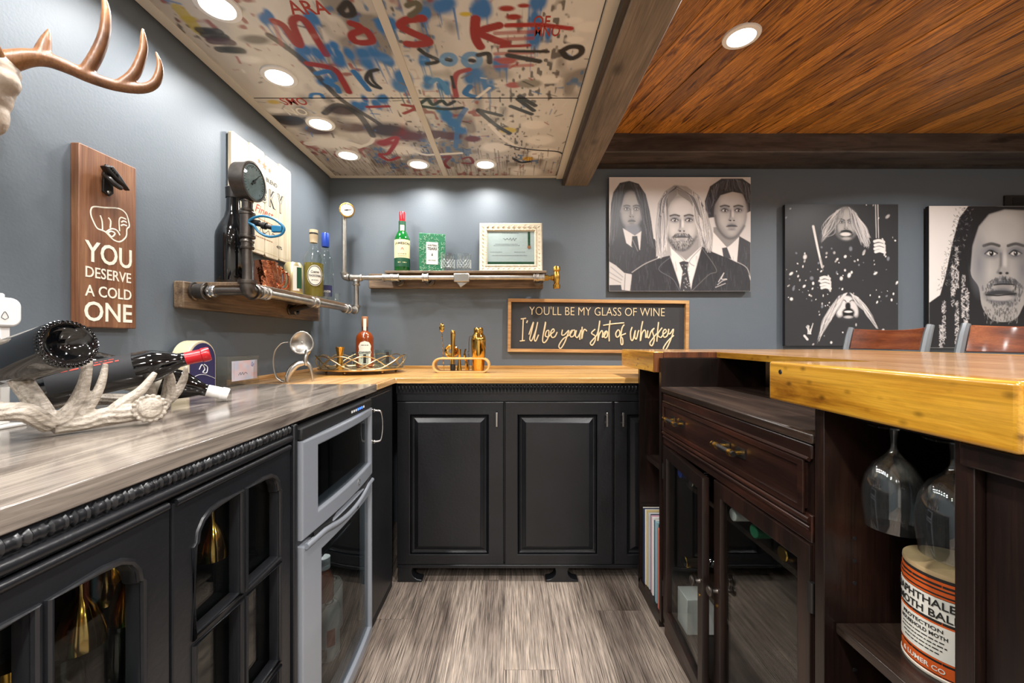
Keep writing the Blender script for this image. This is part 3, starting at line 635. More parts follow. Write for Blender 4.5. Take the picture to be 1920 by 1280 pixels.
# a green bottle at the left edge
q = onX(14, 1215, -.60)
t = thing('liqueur_bottle', 'green glass bottle with a red label behind the leftmost cabinet pane', 'bottle', (-.60, q.y, .4335))
MB().lathe([(0, 0), (.036, 0), (.038, .005), (.038, .14), (.033, .165), (.014, .2), (.013, .25), (0, .25)], (-.60, q.y, .4335)).build('glass', M['greenglass'], t)
patch((-.60, q.y, .4335), .0383, -PI/4, 1.2, .05, .11).build('label', M['redink'], t)
MB().lathe([(.0145, .22), (.0145, .255), (0, .255)], (-.60, q.y, .4335)).build('cap', M['brass'], t)
# ---- wine and beverage fridge
fr = thing('beverage_fridge', 'silver two door beverage fridge with dark glass', 'fridge', (-.78, 1.215, 0))
fa, fb, fx = .968, 1.458, -.488
MB().box(XL+.02, XL+.04, fa, fb, .03, .876).box(XL+.04, fx-.045, fa, fa+.02, .03, .876).box(XL+.04, fx-.045, fb-.02, fb, .03, .876).box(XL+.04, fx-.045, fa+.02, fb-.02, .03, .06).box(XL+.04, fx-.045, fa+.02, fb-.02, .60, .625).box(XL+.04, fx-.045, fa+.02, fb-.02, .85, .876).build('body', M['black_deep'], fr)
MB().box(fx-.045, fx-.002, fa, fb, .842, .872).build('control_panel', M['black_deep'], fr, bev=.004)
for i in range(7): MB().box(fx-.002, fx-.0008, 1.27+i*.017, 1.278+i*.017, .853, .860).build('display_light', M['led'] if i in (3, 4, 5) else M['white'], fr)
def bow(y): u = (y-fa)/(fb-fa); return .012*(1-(2*u-1)**2)
def fridge_door(z0, z1, wy0, wy1, wz0, wz1, name):
    m = shape2d([rect(fa, fb, z0, z1), rect(wy0, wy1, wz0, wz1)], .04, .004)
    bm = bmesh.new(); me = bpy.data.meshes.new('t'); me.from_pydata(m.v, [], m.f); bm.from_mesh(me)
    for k in range(1, 9):
        yy = fa+(fb-fa)*k/9; bmesh.ops.bisect_plane(bm, geom=bm.verts[:]+bm.edges[:]+bm.faces[:], plane_co=(yy, 0, 0), plane_no=(1, 0, 0))
    q = MB(); bm.verts.ensure_lookup_table(); bm.verts.index_update(); q.v = [tuple(v.co) for v in bm.verts]; q.f = [tuple(v.index for v in f.verts) for f in bm.faces]; bm.free(); bpy.data.meshes.remove(me)
    return q.xf(lambda p: Vector((fx-.04+p.z+(bow(p.x) if p.z > .02 else 0), p.x, p.y))).build(name, M['fridge'], fr, smooth=25)
ld = bpy.data.lights.new('added_fridge_lamp', 'AREA'); ld.size = .1; ld.energy = .25; ld.color = (.9, .95, 1); lo_ = bpy.data.objects.new('added_fridge_lamp', ld); COL.objects.link(lo_); lo_.parent = fr; lo_.location = (-.60+.78, 0, .594)  # lamp added inside the fridge to brighten the cans
MB().box(-.66, -.54, 1.165, 1.265, .596, .5995).build('added_glow_panel', M['lens'], fr)  # glowing panel that goes with the added fridge lamp
d1 = fridge_door(.606, .840, fa+.068, fb-.018, .650, .815, 'wine_door'); d2 = fridge_door(.04, .590, fa+.085, fb-.018, .075, .545, 'lower_door')
def curved_pane(d, y0, y1, z0, z1, dx, m):
    q = MB(); vv = []; ff = []
    for i in range(11):
        y = y0+(y1-y0)*i/10; x = fx-.012+bow(y)+dx
        for xx in (x-.004, x):
            for z in (z0, z1): vv.append((xx, y, z))
    for i in range(10):
        b = i*4; ff += [(b, b+4, b+5, b+1), (b+2, b+3, b+7, b+6), (b, b+2, b+6, b+4), (b+1, b+5, b+7, b+3)]
    q.add(vv, ff+[(0, 1, 3, 2), (40, 42, 43, 41)]).build('pane', m, d)
M['darkpane'] = glass('smoked_pane', '#c2c8ca', 1.55)
curved_pane(d1, fa+.062, fb-.012, .645, .82, 0, M['darkpane']); curved_pane(d2, fa+.08, fb-.012, .07, .55, 0, M['darkpane'])
# scooped handle between the doors
hp = [(y, .606-.001-.030*max(0, 1-((y-(fa+fb)/2-.02)/.17)**2)**.7) for y in np.linspace(fa+.045, fb-.02, 15)]
q = MB()
for k, (y, z) in enumerate(hp): q.v += [(fx+bow(y)+.001, y, .590), (fx+bow(y)+.001, y, z+.001 if z < .603 else .604), (fx-.03, y, .590), (fx-.03, y, .606)]
q.f = [(4*k, 4*k+4, 4*k+5, 4*k+1) for k in range(14)]+[(4*k+1, 4*k+5, 4*k+7, 4*k+3) for k in range(14)]
q.build('handle_recess', M['black_deep'], fr)
q = MB(); q.tube([(fx+bow(y)+.002, y, .588-.02*max(0, 1-((y-(fa+fb)/2-.02)/.16)**2)) for y in np.linspace(fa+.01, fb-.01, 18)], .007, 10).build('handle_lip', M['fridge'], d2)
MB().tube([(fx+bow(1.30)+.001, 1.30+.008*math.cos(a), .630+.008*math.sin(a)) for a in np.linspace(0, 2*PI, 14)[:-1]], .0014, 6, True).build('badge', M['chrome'], d1)
MB().lathe([(0, 0), (.009, 0), (.008, .004), (0, .004)], (fx+bow(1.28), 1.28, .563), (1, 0, 0)).build('lock', M['chrome'], d2)
for z in (.45,): MB().tube([(XL+.05, fa+.03, z), (fx-.06, fa+.03, z), (fx-.06, fb-.03, z), (XL+.05, fb-.03, z)], .003, 6).build('wire_shelf', M['chrome'], fr)
MB().box(XL+.05, fx-.05, fa+.022, fb-.022, .298, .301).build('glass_shelf', M['pane'], fr)
MB().box(XL+.05, fx-.05, fa+.022, fb-.022, .099, .105).build('glass_shelf', M['pane'], fr)
def can(name, label, loc, h=.122, r=.033, m='can', group=None, stripes=None):
    t = thing(name, label, 'can', loc, group)
    MB().lathe([(0, .004), (r*.72, .002), (r*.8, 0), (r, .01), (r, h-.014), (r*.83, h-.003), (r*.8, h), (r*.76, h-.004), (0, h-.005)], loc, seg=28).build('body', M[m], t)
    MB().tube([(loc[0]+.011*math.cos(a), loc[1]+.007+.015*math.sin(a), loc[2]+h-.003) for a in np.linspace(0, 2*PI, 14)[:-1]], .0018, 6, True).build('tab', M['chrome'], t)
    for c0, z0, z1, mm in (stripes or []): patch(loc, r, c0, .35, z0, z1).build('label', M[mm], t)
    return t
M['can'] = mat('aluminium_can', '#c9c9c6', .25, .9); M['canwhite'] = mat('white_can', '#dfdcd4', .3, .3); M['cangold'] = mat('gold_can', '#c7bd92', .28, .7)
for i, (X, Y) in enumerate(((-.56, 1.265), (-.60, 1.385), (-.65, 1.30), (-.70, 1.40))):
    can('beer_can', ['white beer can with red mark on the fridge shelf, nearest the glass', 'white beer can on the fridge shelf behind the nearest one', 'beer can at the back of the fridge shelf, left', 'beer can at the back of the fridge shelf, right'][i], (X, Y, .1055), .166, .034, 'canwhite', 'beer cans in the fridge', [(-.9, .05, .10, 'redink'), (-1.6, .01, .045, 'ink')])
bl = (-.56, 1.236, .3012); t = thing('soda_bottle', 'small amber bottle with a white screw cap on the upper fridge shelf', 'bottle', bl)
MB().lathe([(0, 0), (.026, 0), (.028, .004), (.028, .06), (.017, .085), (.015, .1), (0, .1)], bl).build('glass', M['whiskey'], t)
MB().lathe([(.0165, .092), (.018, .093), (.018, .104), (.0165, .105), (.018, .107), (.018, .126), (0, .127)], bl).build('cap', M['white'], t)
# ---- corner door
cd_ = thing('corner_cabinet', 'black corner cabinet door with a silver bow pull beside the fridge', 'cabinet', (-.75, 1.62, 0))
MB().box(XF-.06, XF-.014, 1.465, 1.80, .0, .886).build('panel', M['black_deep'], cd_)
MB().box(XF-.014, XF+.002, 1.468, 1.735, .06, .872).build('door', M['black'], cd_, bev=.003)
hb = [(XF+.002, 1.478, .826), (XF+.020, 1.480, .826), (XF+.036, 1.486, .818), (XF+.040, 1.492, .77), (XF+.036, 1.486, .722), (XF+.020, 1.480, .714), (XF+.002, 1.478, .714)]
MB().tube(spline(hb, 5), .0038, 10).build('pull', M['chrome'], cd_)
for z in (.826, .714): MB().lathe([(.009, 0), (.008, .004), (.005, .007), (.007, .012), (.004, .016), (0, .016)], (XF+.002, 1.478, z), (1, 0, 0)).build('rosette', M['chrome'], cd_)
# ---- back run
YD = 1.83
bc = thing('base_cabinet', 'black raised panel base cabinet along the back wall with scroll feet', 'cabinet', (.2, 2.1, 0))
MB().box(-.50, .56, YD+.022, YB-.002, .078, ZT-.026).build('body', M['black'], bc, bev=.002)
MB().box(-.505, .95, YD+.002, YD+.0215, .806, .843).build('top_rail', M['black'], bc, bev=.002)
MB().box(-.505, .57, YD, YD+.0215, .062, .0775).build('bottom_rail', M['black'], bc, bev=.003)
MB().box(-.48, .56, YD+.12, YD+.14, 0, .0775).build('toe_board', M['black_deep'], bc)
m = MB().box(-.505, .95, YD-.004, YD+.002, .842, .889)
k = 0; x = -.50
while x < .94:
    m.ell((x+.0075, YD-.004, .868), (.0068, .007, .014), 8); m.ell((x+.0075, YD-.005, .852), (.004, .004, .005), 6); x += .0155
m.build('carved_molding', M['black'], bc)
def raised_door(x0, x1, z0, z1, hx, nm='door'):
    d = shape2d([rect(x0, x1, z0, z1), rect(x0+.058, x1-.068, z0+.045, z1-.058)], .02, .003).xf(lambda p: Vector((p.x, YD+.002-p.z+.018, p.y))).build(nm, M['black'], bc, smooth=30)
    a0, a1, b0, b1 = x0+.058, x1-.068, z0+.045, z1-.058; vv = []
    for ins, dep in ((0, .014), (.006, .005), (.012, .012), (.016, .013), (.034, .003), (.036, .0005)):
        vv += [(a0+ins, YD+dep, b0+ins), (a1-ins, YD+dep, b0+ins), (a1-ins, YD+dep, b1-ins), (a0+ins, YD+dep, b1-ins)]
    q = MB(); ff = []
    for i in range(5):
        for j in range(4): ff.append((4*i+j, 4*i+(j+1) % 4, 4*i+4+(j+1) % 4, 4*i+4+j))
    q.add(vv, ff+[(20, 21, 22, 23)]).build('panel', M['black'], d, smooth=20)
    h = MB().box(hx-.004, hx+.004, YD-.026, YD-.020, .698, .760).box(hx-.003, hx+.003, YD-.020, YD, .708, .714).box(hx-.003, hx+.003, YD-.020, YD, .744, .750)
    h.build('pull', M['nickel'], d, bev=.001)
raised_door(-.503, -.028, .0795, .804, -.058); raised_door(-.022, .457, .0795, .804, .428); raised_door(.466, .94, .0795, .804, .499)
def foot(xc, full):
    P = [(.034, .076), (.030, .060), (.026, .048), (.028, .034), (.038, .020), (.052, .012), (.068, .010), (.074, .004), (.072, 0)]
    poly = [(xc+a, z) for a, z in P]+([(xc-a, z) for a, z in P[::-1]] if full else [(xc-.035, 0), (xc-.035, .076)])
    MB().prism(poly, 'xz', YD+.001, YD+.05).build('foot', M['black'], bc, bev=.003)
foot(-.465, False); foot(.232, True)
# ================================================================ THE BAR
XB, ZBAR = .54, 1.035                                 # inner face of the bar edging, bar height
bt = thing('bar_counter', 'thick amber pine bar top with knotty edge boards', 'bar top', (1.0, 1.2, .955))
MB().prism([(XB+.04, .475), (1.50, .475), (1.50, 1.98), (XB+.04, 1.98), (XB+.04, 1.55), (.78, 1.55), (.78, .857), (XB+.04, .857)], 'xy', ZBAR-.022, ZBAR).build('slab', M['bartop'], bt, bev=.003)
MB().box(.779, .7805, .858, 1.549, ZBAR-.0215, ZBAR-.001).build('cutout_edge', M['baredge'], bt)
MB().box(XB, XB+.04, .436, .857, .957, ZBAR+.0005).build('edge_board', M['baredge'], bt, bev=.005, seg=3)
MB().box(XB, XB+.04, 1.55, 1.985, .957, ZBAR+.0005).build('edge_board', M['baredge'], bt, bev=.005, seg=3)
MB().box(XB+.002, XB+.038, 1.5485, 1.5515, .959, ZBAR-.003).build('end_grain', M['endgrain'], bt)
MB().box(XB+.04, .78, 1.5475, 1.551, ZBAR-.0218, ZBAR-.0008).build('cutout_edge', M['endgrain'], bt)
MB().box(XB+.04, 1.50, .436, .4745, .957, ZBAR+.0005).build('edge_board', M['baredgex'], bt, bev=.005, seg=3)
MB().box(1.50, 1.538, .436, 1.985, .957, ZBAR+.0005).build('edge_board', M['baredge'], bt, bev=.005, seg=3)
MB().lathe([(0, -.0002), (.005, 0), (.004, .0012), (0, .0008)], (XB, .82, 1.016), (-1, 0, 0)).build('screw', M['iron'], bt)
# bar front (outer) wall under the top
tag(MB().box(1.06, 1.10, .48, 1.97, 0, ZBAR-.0225).build('knee_wall', M['brown'], bev=.002), 'dark brown wall closing the stool side of the bar', 'wall')
# ---- far open shelf tower with the records
XC = .562
def notch(x0, x1, z0): return [(x0, z0), (x1, z0), (x1, ZBAR-.023), (.5815, ZBAR-.023), (.5815, .955), (x0, .955)]
ot = thing('open_shelf', 'dark brown open shelf tower at the far end of the bar holding records', 'shelf', (.75, 1.68, 0))
MB().box(XC, .95, 1.525, 1.545, .03, ZBAR-.023).build('side_panel', M['brown'], ot)
MB().prism(notch(XC, .95, .03), 'xz', 1.777, 1.797).build('side_panel', M['brown'], ot)
MB().box(.90, .92, 1.546, 1.776, .03, ZBAR-.023).build('back_panel', M['brown'], ot)
MB().box(XC, .90, 1.546, 1.797, .0, .048).build('bottom_board', M['brown'], ot)
MB().box(XC+.03, .899, 1.546, 1.776, .565, .583).build('shelf', M['brownx'], ot)
rc = ['#d8d2c4', '#20304e', '#e0ddd6', '#c9b27c', '#c4c8ca', '#17243e', '#d9a9b4', '#eceae4', '#2f4a63', '#dcd6cc', '#8fb0b8', '#111317', '#c66a5a', '#d8d8d4', '#3d2b4a', '#e6e2d4']
y = 1.770; rr_ = random.Random(3); k = 0
names = ['cream', 'dark navy', 'off white', 'tan', 'silver grey', 'midnight blue', 'pale pink', 'white', 'steel blue', 'ivory', 'sky blue', 'black', 'coral', 'light grey', 'purple', 'pale cream']
while y > 1.57 and k < len(rc):
    w = rr_.uniform(.009, .021); mm = mat('sleeve', rc[k], .5)
    hgt = .313+rr_.uniform(-.006, .004); xo = rr_.uniform(.0, .014)
    MBX = MB().box(XC+.006+xo, XC+.006+xo+.31, y-w+.001, y, .0485, .0485+hgt)
    tag(MBX.build('record', mm, bev=.001), f'{names[k]} record sleeve standing in the open shelf, {["first","second","third","fourth","fifth","sixth","seventh","eighth","ninth","tenth","eleventh","twelfth","thirteenth","fourteenth","fifteenth","sixteenth"][k]} from the back wall', 'record', 'records in the open shelf')
    y -= w+.0015; k += 1
# ---- sideboard with drawer and two glass doors
sb = thing('sideboard', 'dark brown sideboard with a long drawer and two glass doors', 'sideboard', (.75, 1.13, 0))
s0, s1 = .766, 1.505
c = MB().box(XC+.006, 1.0, s1-.02, s1+.018, .03, .884).box(XC+.006, 1.0, s0, s0+.02, .03, .884).box(.985, 1.0, s0+.02, s1-.02, .03, .884).box(XC+.03, .985, s0+.02, s1-.02, .06, .08).box(XC+.02, .985, s0+.02, s1-.02, .735, .75)
c.build('body', M['brown'], sb)
MB().box(XC-.004, 1.02, s0-.006, s1+.018, .886, .906).build('top_board', M['brownx'], sb, bev=.004)
MB().box(XC, XC+.012, s0, s1, .856, .885).build('top_molding', M['browny'], sb, bev=.004)
MB().tube([(XC-.001, s0+.004, .856), (XC-.001, s1-.004, .856)], .004, 8).build('top_bead', M['browny'], sb)
dr = MB().box(XC-.004, XC+.016, s0+.016, s1-.016, .758, .848).build('drawer', M['browny'], sb, bev=.003)
shape2d([rect(s0+.010, s1-.010, .753, .853), rect(s0+.026, s1-.026, .766, .840)], .005, .0015).xf(lambda p: Vector((XC-.004-p.z, p.x, p.y))).build('drawer_molding', M['browny'], dr)
for yc in (1.365, 1.025):
    hh = MB().cyl((XC-.030, yc-.048, .808), (XC-.030, yc+.048, .808), .0065, 14)
    g = hh.build('pull', M['iron'], dr)
    for dy in (-.034, .034):
        MB().cyl((XC-.004, yc+dy, .808), (XC-.024, yc+dy, .808), .0045, 12).cyl((XC-.030, yc+dy-.006, .808), (XC-.030, yc+dy+.006, .808), .0085, 14).build('ferrule', M['brass'], g)
        MB().box(XC-.0065, XC-.004, yc+dy-.02, yc+dy+.02, .797, .819).build('backplate', M['iron'], g)
    MB().lathe([(.0075, 0), (.0075, .006), (0, .006)], (XC-.030, yc+.048, .808), (0, 1, 0)).build('end_cap', M['brass'], g)
for z, r_ in ((.742, .0075), (.727, .005)): MB().tube([(XC+.001, s0+.002, z), (XC+.001, s1-.002, z)], r_, 10).build('waist_molding', M['browny'], sb)
MB().box(XC+.001, XC+.018, s0, s1, .700, .752).build('waist_rail', M['browny'], sb, bev=.002)
MB().box(XC+.004, XC+.024, s0, s1, .0, .062).build('plinth', M['browny'], sb, bev=.003)
M['doorframe'] = M['brown']
def gdoor(w, open_deg, hinge_y, sgn):
    # local: x along the door from the hinge, y out of the face, z up
    loops = [rect(0, w, .066, .696), rect(.034, w-.034, .105, .655)]
    root = shape2d(loops, .020, .002)
    a = R(open_deg)
    def pf(p):
        ux, uy = (math.sin(a), math.cos(a)) ; # direction along door from hinge, opening towards -x
        dx, dy = -math.sin(a), -sgn*-1*math.cos(a)
        return Vector((XC-.001+.02-math.sin(a)*p.x-math.cos(a)*p.z, hinge_y+sgn*(math.cos(a)*p.x-math.sin(a)*p.z), p.y))
    d = root.xf(pf).build('glass_door', M['brown'], sb, smooth=30)
    MB().box(.03, w-.03, .10, .66, .006, .009).xf(pf).build('pane', M['pane'], d)
    kb = pf(Vector((w-.018, .40, .020))); n_ = (pf(Vector((0, 0, 1)))-pf(Vector((0, 0, 0)))).normalized()
    MB().lathe([(0, 0), (.007, 0), (.0055, .004), (.005, .012), (.009, .016), (.0135, .019), (.0135, .022), (.011, .0245), (0, .0235)], kb, n_, 20).build('knob', M['steeldark'], d)
    MB().lathe([(0, 0), (.004, 0), (.004, .0015), (0, .0015)], pf(Vector((w-.018, .36, .020))), n_, 12).build('keyhole', M['brass'], d)
    for z in (.17, .60): MB().cyl(pf(Vector((-.002, z-.028, .018))), pf(Vector((-.002, z+.028, .018))), .0055, 10).build('hinge', M['iron'], d)
    return d
gdoor(.362, 4.2, s1-.003, -1); gdoor(.362, 0, s0+.003, 1)
# in the sideboard: bottle racks, bottles with their caps to the front, a white box
for z in (.557, .257):
    MB().box(XC+.07, .98, s0+.025, s1-.025, z, z+.015).build('shelf', M['brownx'], sb)
caps = [('blue', 1.444, .612, 'bluecap'), ('silver', 1.355, .612, 'nickel'), ('white', 1.10, .612, 'white'), ('green', 1.005, .612, 'green'), ('brass', .90, .612, 'brass'), ('wide gold', 1.425, .3105, 'brass')]
prof_w = [(0, .010), (.018, .006), (.030, 0), (.0355, .004), (.0365, .012), (.0365, .185), (.034, .2), (.024, .222), (.0155, .24), (.0145, .258), (.0145, .285), (.016, .286), (.016, .297), (.012, .3), (0, .3)]
for nm, y, z, mm in caps:
    big = nm == 'wide gold'
    t = thing('wine_bottle', f'dark bottle with a {nm} cap lying in the sideboard, neck to the front', 'bottle', (.90, y, z-.038), 'bottles lying in the sideboard')
    MB().lathe(prof_w, (.90, y, z), (-1, 0, 0), 20).build('glass', M['winebottle'], t)
    L0 = .3 if not big else .29; r_ = .0165 if not big else .019
    MB().lathe([(r_, L0-.055), (r_, L0+.002), (r_*.9, L0+.004), (0, L0+.004)], (.90, y, z), (-1, 0, 0), 20).build('cap', M[mm], t)
tag(MB().box(.60, .72, 1.39, 1.47, .0805, .20).build('carton', M['white'], bev=.002), 'white cardboard carton on the floor of the sideboard', 'box')
# ---- near open shelf with hanging glasses and the tin
ns = thing('open_shelf', 'dark brown open cabinet under the near end of the bar with hanging glasses', 'shelf', (.8, .6, 0))
MB().prism(notch(XC, 1.0, 0), 'xz', .735, .757).build('side_panel', M['brown'], ns, bev=.001)
MB().prism(notch(XC, 1.0, 0), 'xz', .497, .519).build('side_panel', M['brown'], ns, bev=.001)
MB().box(.98, 1.0, .52, .734, .0, ZBAR-.023).build('back_panel', M['brown'], ns)
MB().box(XC+.02, .98, .52, .734, .557, .575).build('shelf', M['brownx'], ns, bev=.002)
MB().box(XC+.01, .98, .52, .734, .06, .078).build('bottom_board', M['brownx'], ns, bev=.002)
MB().box(XC+.012, 1.05, .44, .4965, .0, .935).build('end_panel', M['brown'], ns, bev=.003)
MB().box(XC-.006, XC+.012, .44, .51, .925, .955).build('end_rail', M['brown'], ns, bev=.003)
for z in (.645, .685, .725, .53, .49): MB().lathe([(0, -.0004), (.0035, 0), (.0035, .001), (0, .001)], (XC+.055, .735, z), (0, -1, 0), 10).build('peg_hole', M['black_deep'], ns)
for x in (.60, .645, .69): MB().box(x-.007, x+.007, .53, .73, .944, .954).build('glass_rail', M['brownx'], ns)
MB().box(.585, .70, .525, .732, .9542, .962).build('glass_rail_board', M['brown'], ns)
def hang(x, y, label):
    p = [(0, .944), (.033, .9415), (.033, .939), (.006, .934), (.0042, .918), (.0045, .905), (.012, .892), (.026, .879), (.0365, .858), (.041, .832), (.0405, .805), (.0365, .776), (.0357, .776), (.0395, .805), (.040, .832), (.0355, .857), (.025, .877), (.010, .889), (0, .893)]
    o = MB().lathe([(r_, z-.776) for r_, z in p], (0, 0, 0), seg=36).build('wine_glass', M['stem']); o.location = (x, y, .776)
    tag(o, label, 'glass', 'wine glasses hanging under the bar')
hang(.6215, .665, 'clear wine glass hanging upside down under the bar, farther from the camera'); hang(.6225, .575, 'clear wine glass hanging upside down under the bar, nearer the camera')
tn = thing('tin_can', 'orange and black moth ball tin with a tan lid on the near shelf', 'tin', (.69, .636, .575))
TC = (.69, .636, .575); tr_ = .060
MB().lathe([(0, 0), (tr_, 0), (tr_, .146), (0, .146)], TC, seg=48).build('body', M['orange'], tn)
MB().lathe([(tr_*.985, .146), (tr_*.985, .151), (0, .151)], TC, seg=48).build('rim', M['ink'], tn)
MB().lathe([(tr_*.99, .151), (tr_*1.0, .153), (tr_*.99, .158), (tr_*.9, .1575), (0, .1575)], TC, seg=48).build('lid', mat('tan_lid', '#b49a72', .5, var=.15, vscale=30), tn)
MB().lathe([(tr_+.0006, 0), (tr_+.0012, .001), (tr_+.0012, .004), (tr_, .005)], TC, seg=48).build('foot_rim', M['cream'], tn)
ta = math.atan2(-TC[1], -TC[0])-.55
for z0, z1, hw, mm, t in ((.006, .142, PI-.02, 'ink', .0003), (.122, .1385, PI-.05, 'orange', .0006), (.125, .1355, PI-.05, 'ink', .0009), (.1275, .133, PI-.05, 'orange', .0012), (.088, .121, 1.25, 'paper', .0008), (.028, .0835, .78, 'orange', .0008), (.031, .081, .70, 'paper', .0011), (.008, .024, .7, 'orange', .0008)):
    patch(TC, tr_, ta+(.0 if hw > 1 else -.12), hw, z0, z1, t, 30).build('print', M[mm], tn)
for s_, z, w, h, mm, off in (('NAPHTHALENE', .1125, .112, .0115, 'ink', 0), ('MOTH BALLS', .0965, .094, .0115, 'ink', 0), ('PROTECTION', .0745, .058, .0055, 'ink', -.12), ('HOUSEHOLD MOTH', .0655, .068, .0055, 'ink', -.12), ('-1', .0575, .06, .003, 'ink', -.12),
                             ('-2', .0515, .066, .003, 'ink', -.12), ('-3', .0455, .056, .003, 'ink', -.12), ('-4', .0395, .05, .003, 'ink', -.12), ('& LUMER CO', .016, .06, .007, 'paper', -.1)):
    (dashes(w, h*.8, .0003) if s_[0] == '-' else text(s_, w, h, .0003, .012)).xf(wrap((TC[0], TC[1], TC[2]+z), tr_+.0016, ta+off)).build('small_print' if s_[0] == '-' else 'lettering', M[mm], tn, smooth=0)
# ================================================================ PIPE SHELVES
PR = .0133
def pipe(par, a, b, m='steel', r=PR, name='pipe'): return MB().cyl(a, b, r, 18).build(name, M[m], par)
def fitting(par, c, axis, L, r=.0195, m='steel', name='coupling'):
    p = [(PR*.98, -L/2), (r, -L/2), (r*1.08, -L/2+.002), (r*1.08, -L/2+.008), (r*.94, -L/2+.010), (r*.94, L/2-.010), (r*1.08, L/2-.008), (r*1.08, L/2-.002), (r, L/2), (PR*.98, L/2)]
    return MB().lathe(p, c, axis, 22).build(name, M[m], par)
def elbow(par, c, d1, d2, m='steel', r=.0185, L=.036):
    c = Vector(c); d1 = Vector(d1); d2 = Vector(d2); q = MB()
    q.tube([c+d1*L, c+d1*L*.5]+[c+d1*L*.5*(1-t)**2+d2*L*.5*t**2 for t in (.25, .5, .75)]+[c+d2*L*.5, c+d2*L], r*.92, 18)
    for d in (d1, d2): q.lathe([(r*.8, -.011), (r*1.1, -.011), (r*1.14, -.007), (r*1.14, .001), (r*.9, .002), (r*.8, .002)], c+d*L, d, 22)
    return q.build('elbow', M[m], par)
PX, PY, PZ1, PZ2 = -.86, 2.30, 1.243, 1.428
ls = thing('pipe_shelf', 'rustic plank shelf on dark iron pipe along the left wall', 'shelf', (XL, 1.75, 1.18))
MB().box(XL+.001, XL+.036, 1.305, 2.239, 1.182, 1.268).build('wall_board', M['boardwoody'], ls, bev=.004)
MB().box(XL+.037, PX+.004, 1.345, 2.22, 1.257, 1.2695).build('shelf_plank', M['boardwoody'], ls, bev=.002)
pipe(ls, (PX, 1.36, PZ1), (PX, PY, PZ1)); pipe(ls, (XL+.036, 1.345, PZ1-.004), (PX, 1.345, PZ1-.004), 'steeldark')
elbow(ls, (PX, 1.345, PZ1-.003), (0, 0, 1), (0, 1, 0), 'steeldark', .024, .034)
fitting(ls, (XL+.060, 1.345, PZ1-.004), (1, 0, 0), .045, .027, 'steeldark', 'flange'); fitting(ls, (XL+.098, 1.345, PZ1-.004), (1, 0, 0), .026, .018, 'chrome', 'union_nut')
for y in (1.42, 1.44): fitting(ls, (PX, y, PZ1), (0, 1, 0), .03, .021, 'steel')
fitting(ls, (PX, 1.80, PZ1), (0, 1, 0), .05, .021, 'steel'); fitting(ls, (PX, 2.16, PZ1), (0, 1, 0), .055, .021, 'steel')
pipe(ls, (XL+.036, 1.93, PZ1-.022), (PX-.002, 1.80, PZ1-.01), 'steeldark', .012, 'standoff'); fitting(ls, (XL+.055, 1.93, PZ1-.022), (1, 0, 0), .038, .024, 'steeldark', 'flange')
# tap assembly with the big gauge
tp = thing('pipe_gauge', 'dark pipe riser with a large round pressure gauge and blue valve handle', 'gauge', (PX, 1.345, 1.275))
pipe(tp, (PX, 1.345, 1.272), (PX, 1.345, 1.53), 'steeldark', .0145)
fitting(tp, (PX, 1.345, 1.392), (0, 0, 1), .03, .019, 'steeldark'); fitting(tp, (PX, 1.345, 1.455), (0, 0, 1), .085, .022, 'steeldark', 'valve_body'); fitting(tp, (PX, 1.345, 1.52), (0, 0, 1), .04, .017, 'steeldark')
MB().cyl((PX, 1.345, 1.465), (PX+.04, 1.345, 1.462), .010, 14).cyl((PX+.03, 1.345, 1.461), (PX+.085, 1.345, 1.446), .0075, 12).cyl((PX+.05, 1.345, 1.455), (PX+.062, 1.345, 1.452), .0115, 12).build('stem', M['iron'], tp)
lo = [(PX+.012, 1.332, 1.462), (PX+.030, 1.332, 1.476), (PX+.060, 1.334, 1.482), (PX+.095, 1.336, 1.472), (PX+.122, 1.338, 1.448), (PX+.122, 1.338, 1.432), (PX+.108, 1.338, 1.420), (PX+.075, 1.336, 1.416), (PX+.045, 1.334, 1.430), (PX+.030, 1.332, 1.450)]
h = MB().tube(spline(lo, 5, True), .0042, 8, True).build('valve_handle', M['blue'], tp)
MB().obox((PX+.102, 1.338, 1.441), (.034, .012, .022)).build('handle_clip', M['blue'], h, bev=.003)
GC = Vector((PX-.006, 1.345, 1.597))
MB().lathe([(0, -.020), (.056, -.020), (.061, -.016), (.061, .022), (.064, .024), (.064, .030), (.058, .031), (.056, .027), (0, .027)], GC, (1, 0, 0), 40).build('gauge_case', M['steeldark'], tp)
f_ = MB().lathe([(0, .028), (.0555, .028), (.0555, .0285), (0, .0285)], GC, (1, 0, 0), 40).build('dial', mat('aged_dial', '#6d8288', .3, var=.35, vscale=40), tp)
m = MB()
for k in range(28):
    a = R(-50+k*280/27); c0, s0_ = math.cos(a), math.sin(a); rr0 = .046 if k % 3 else .042
    m.tube([GC+Vector((.029, rr0*c0, rr0*s0_)), GC+Vector((.029, .051*c0, .051*s0_))], .0007, 4)
m.tube([GC+Vector((.0295, -.012, -.012)), GC+Vector((.0295, .028, .030))], [.003, .0008], 6).lathe([(0, .029), (.006, .029), (.005, .032), (0, .032)], GC, (1, 0, 0), 16)
tag(m.build('dial_markings', M['ink'], f_), kind='stuff')
MB().lathe([(0, .030), (.0575, .030), (.0575, .031), (0, .0325)], GC, (1, 0, 0), 40).build('gauge_glass', M['glass'], tp)
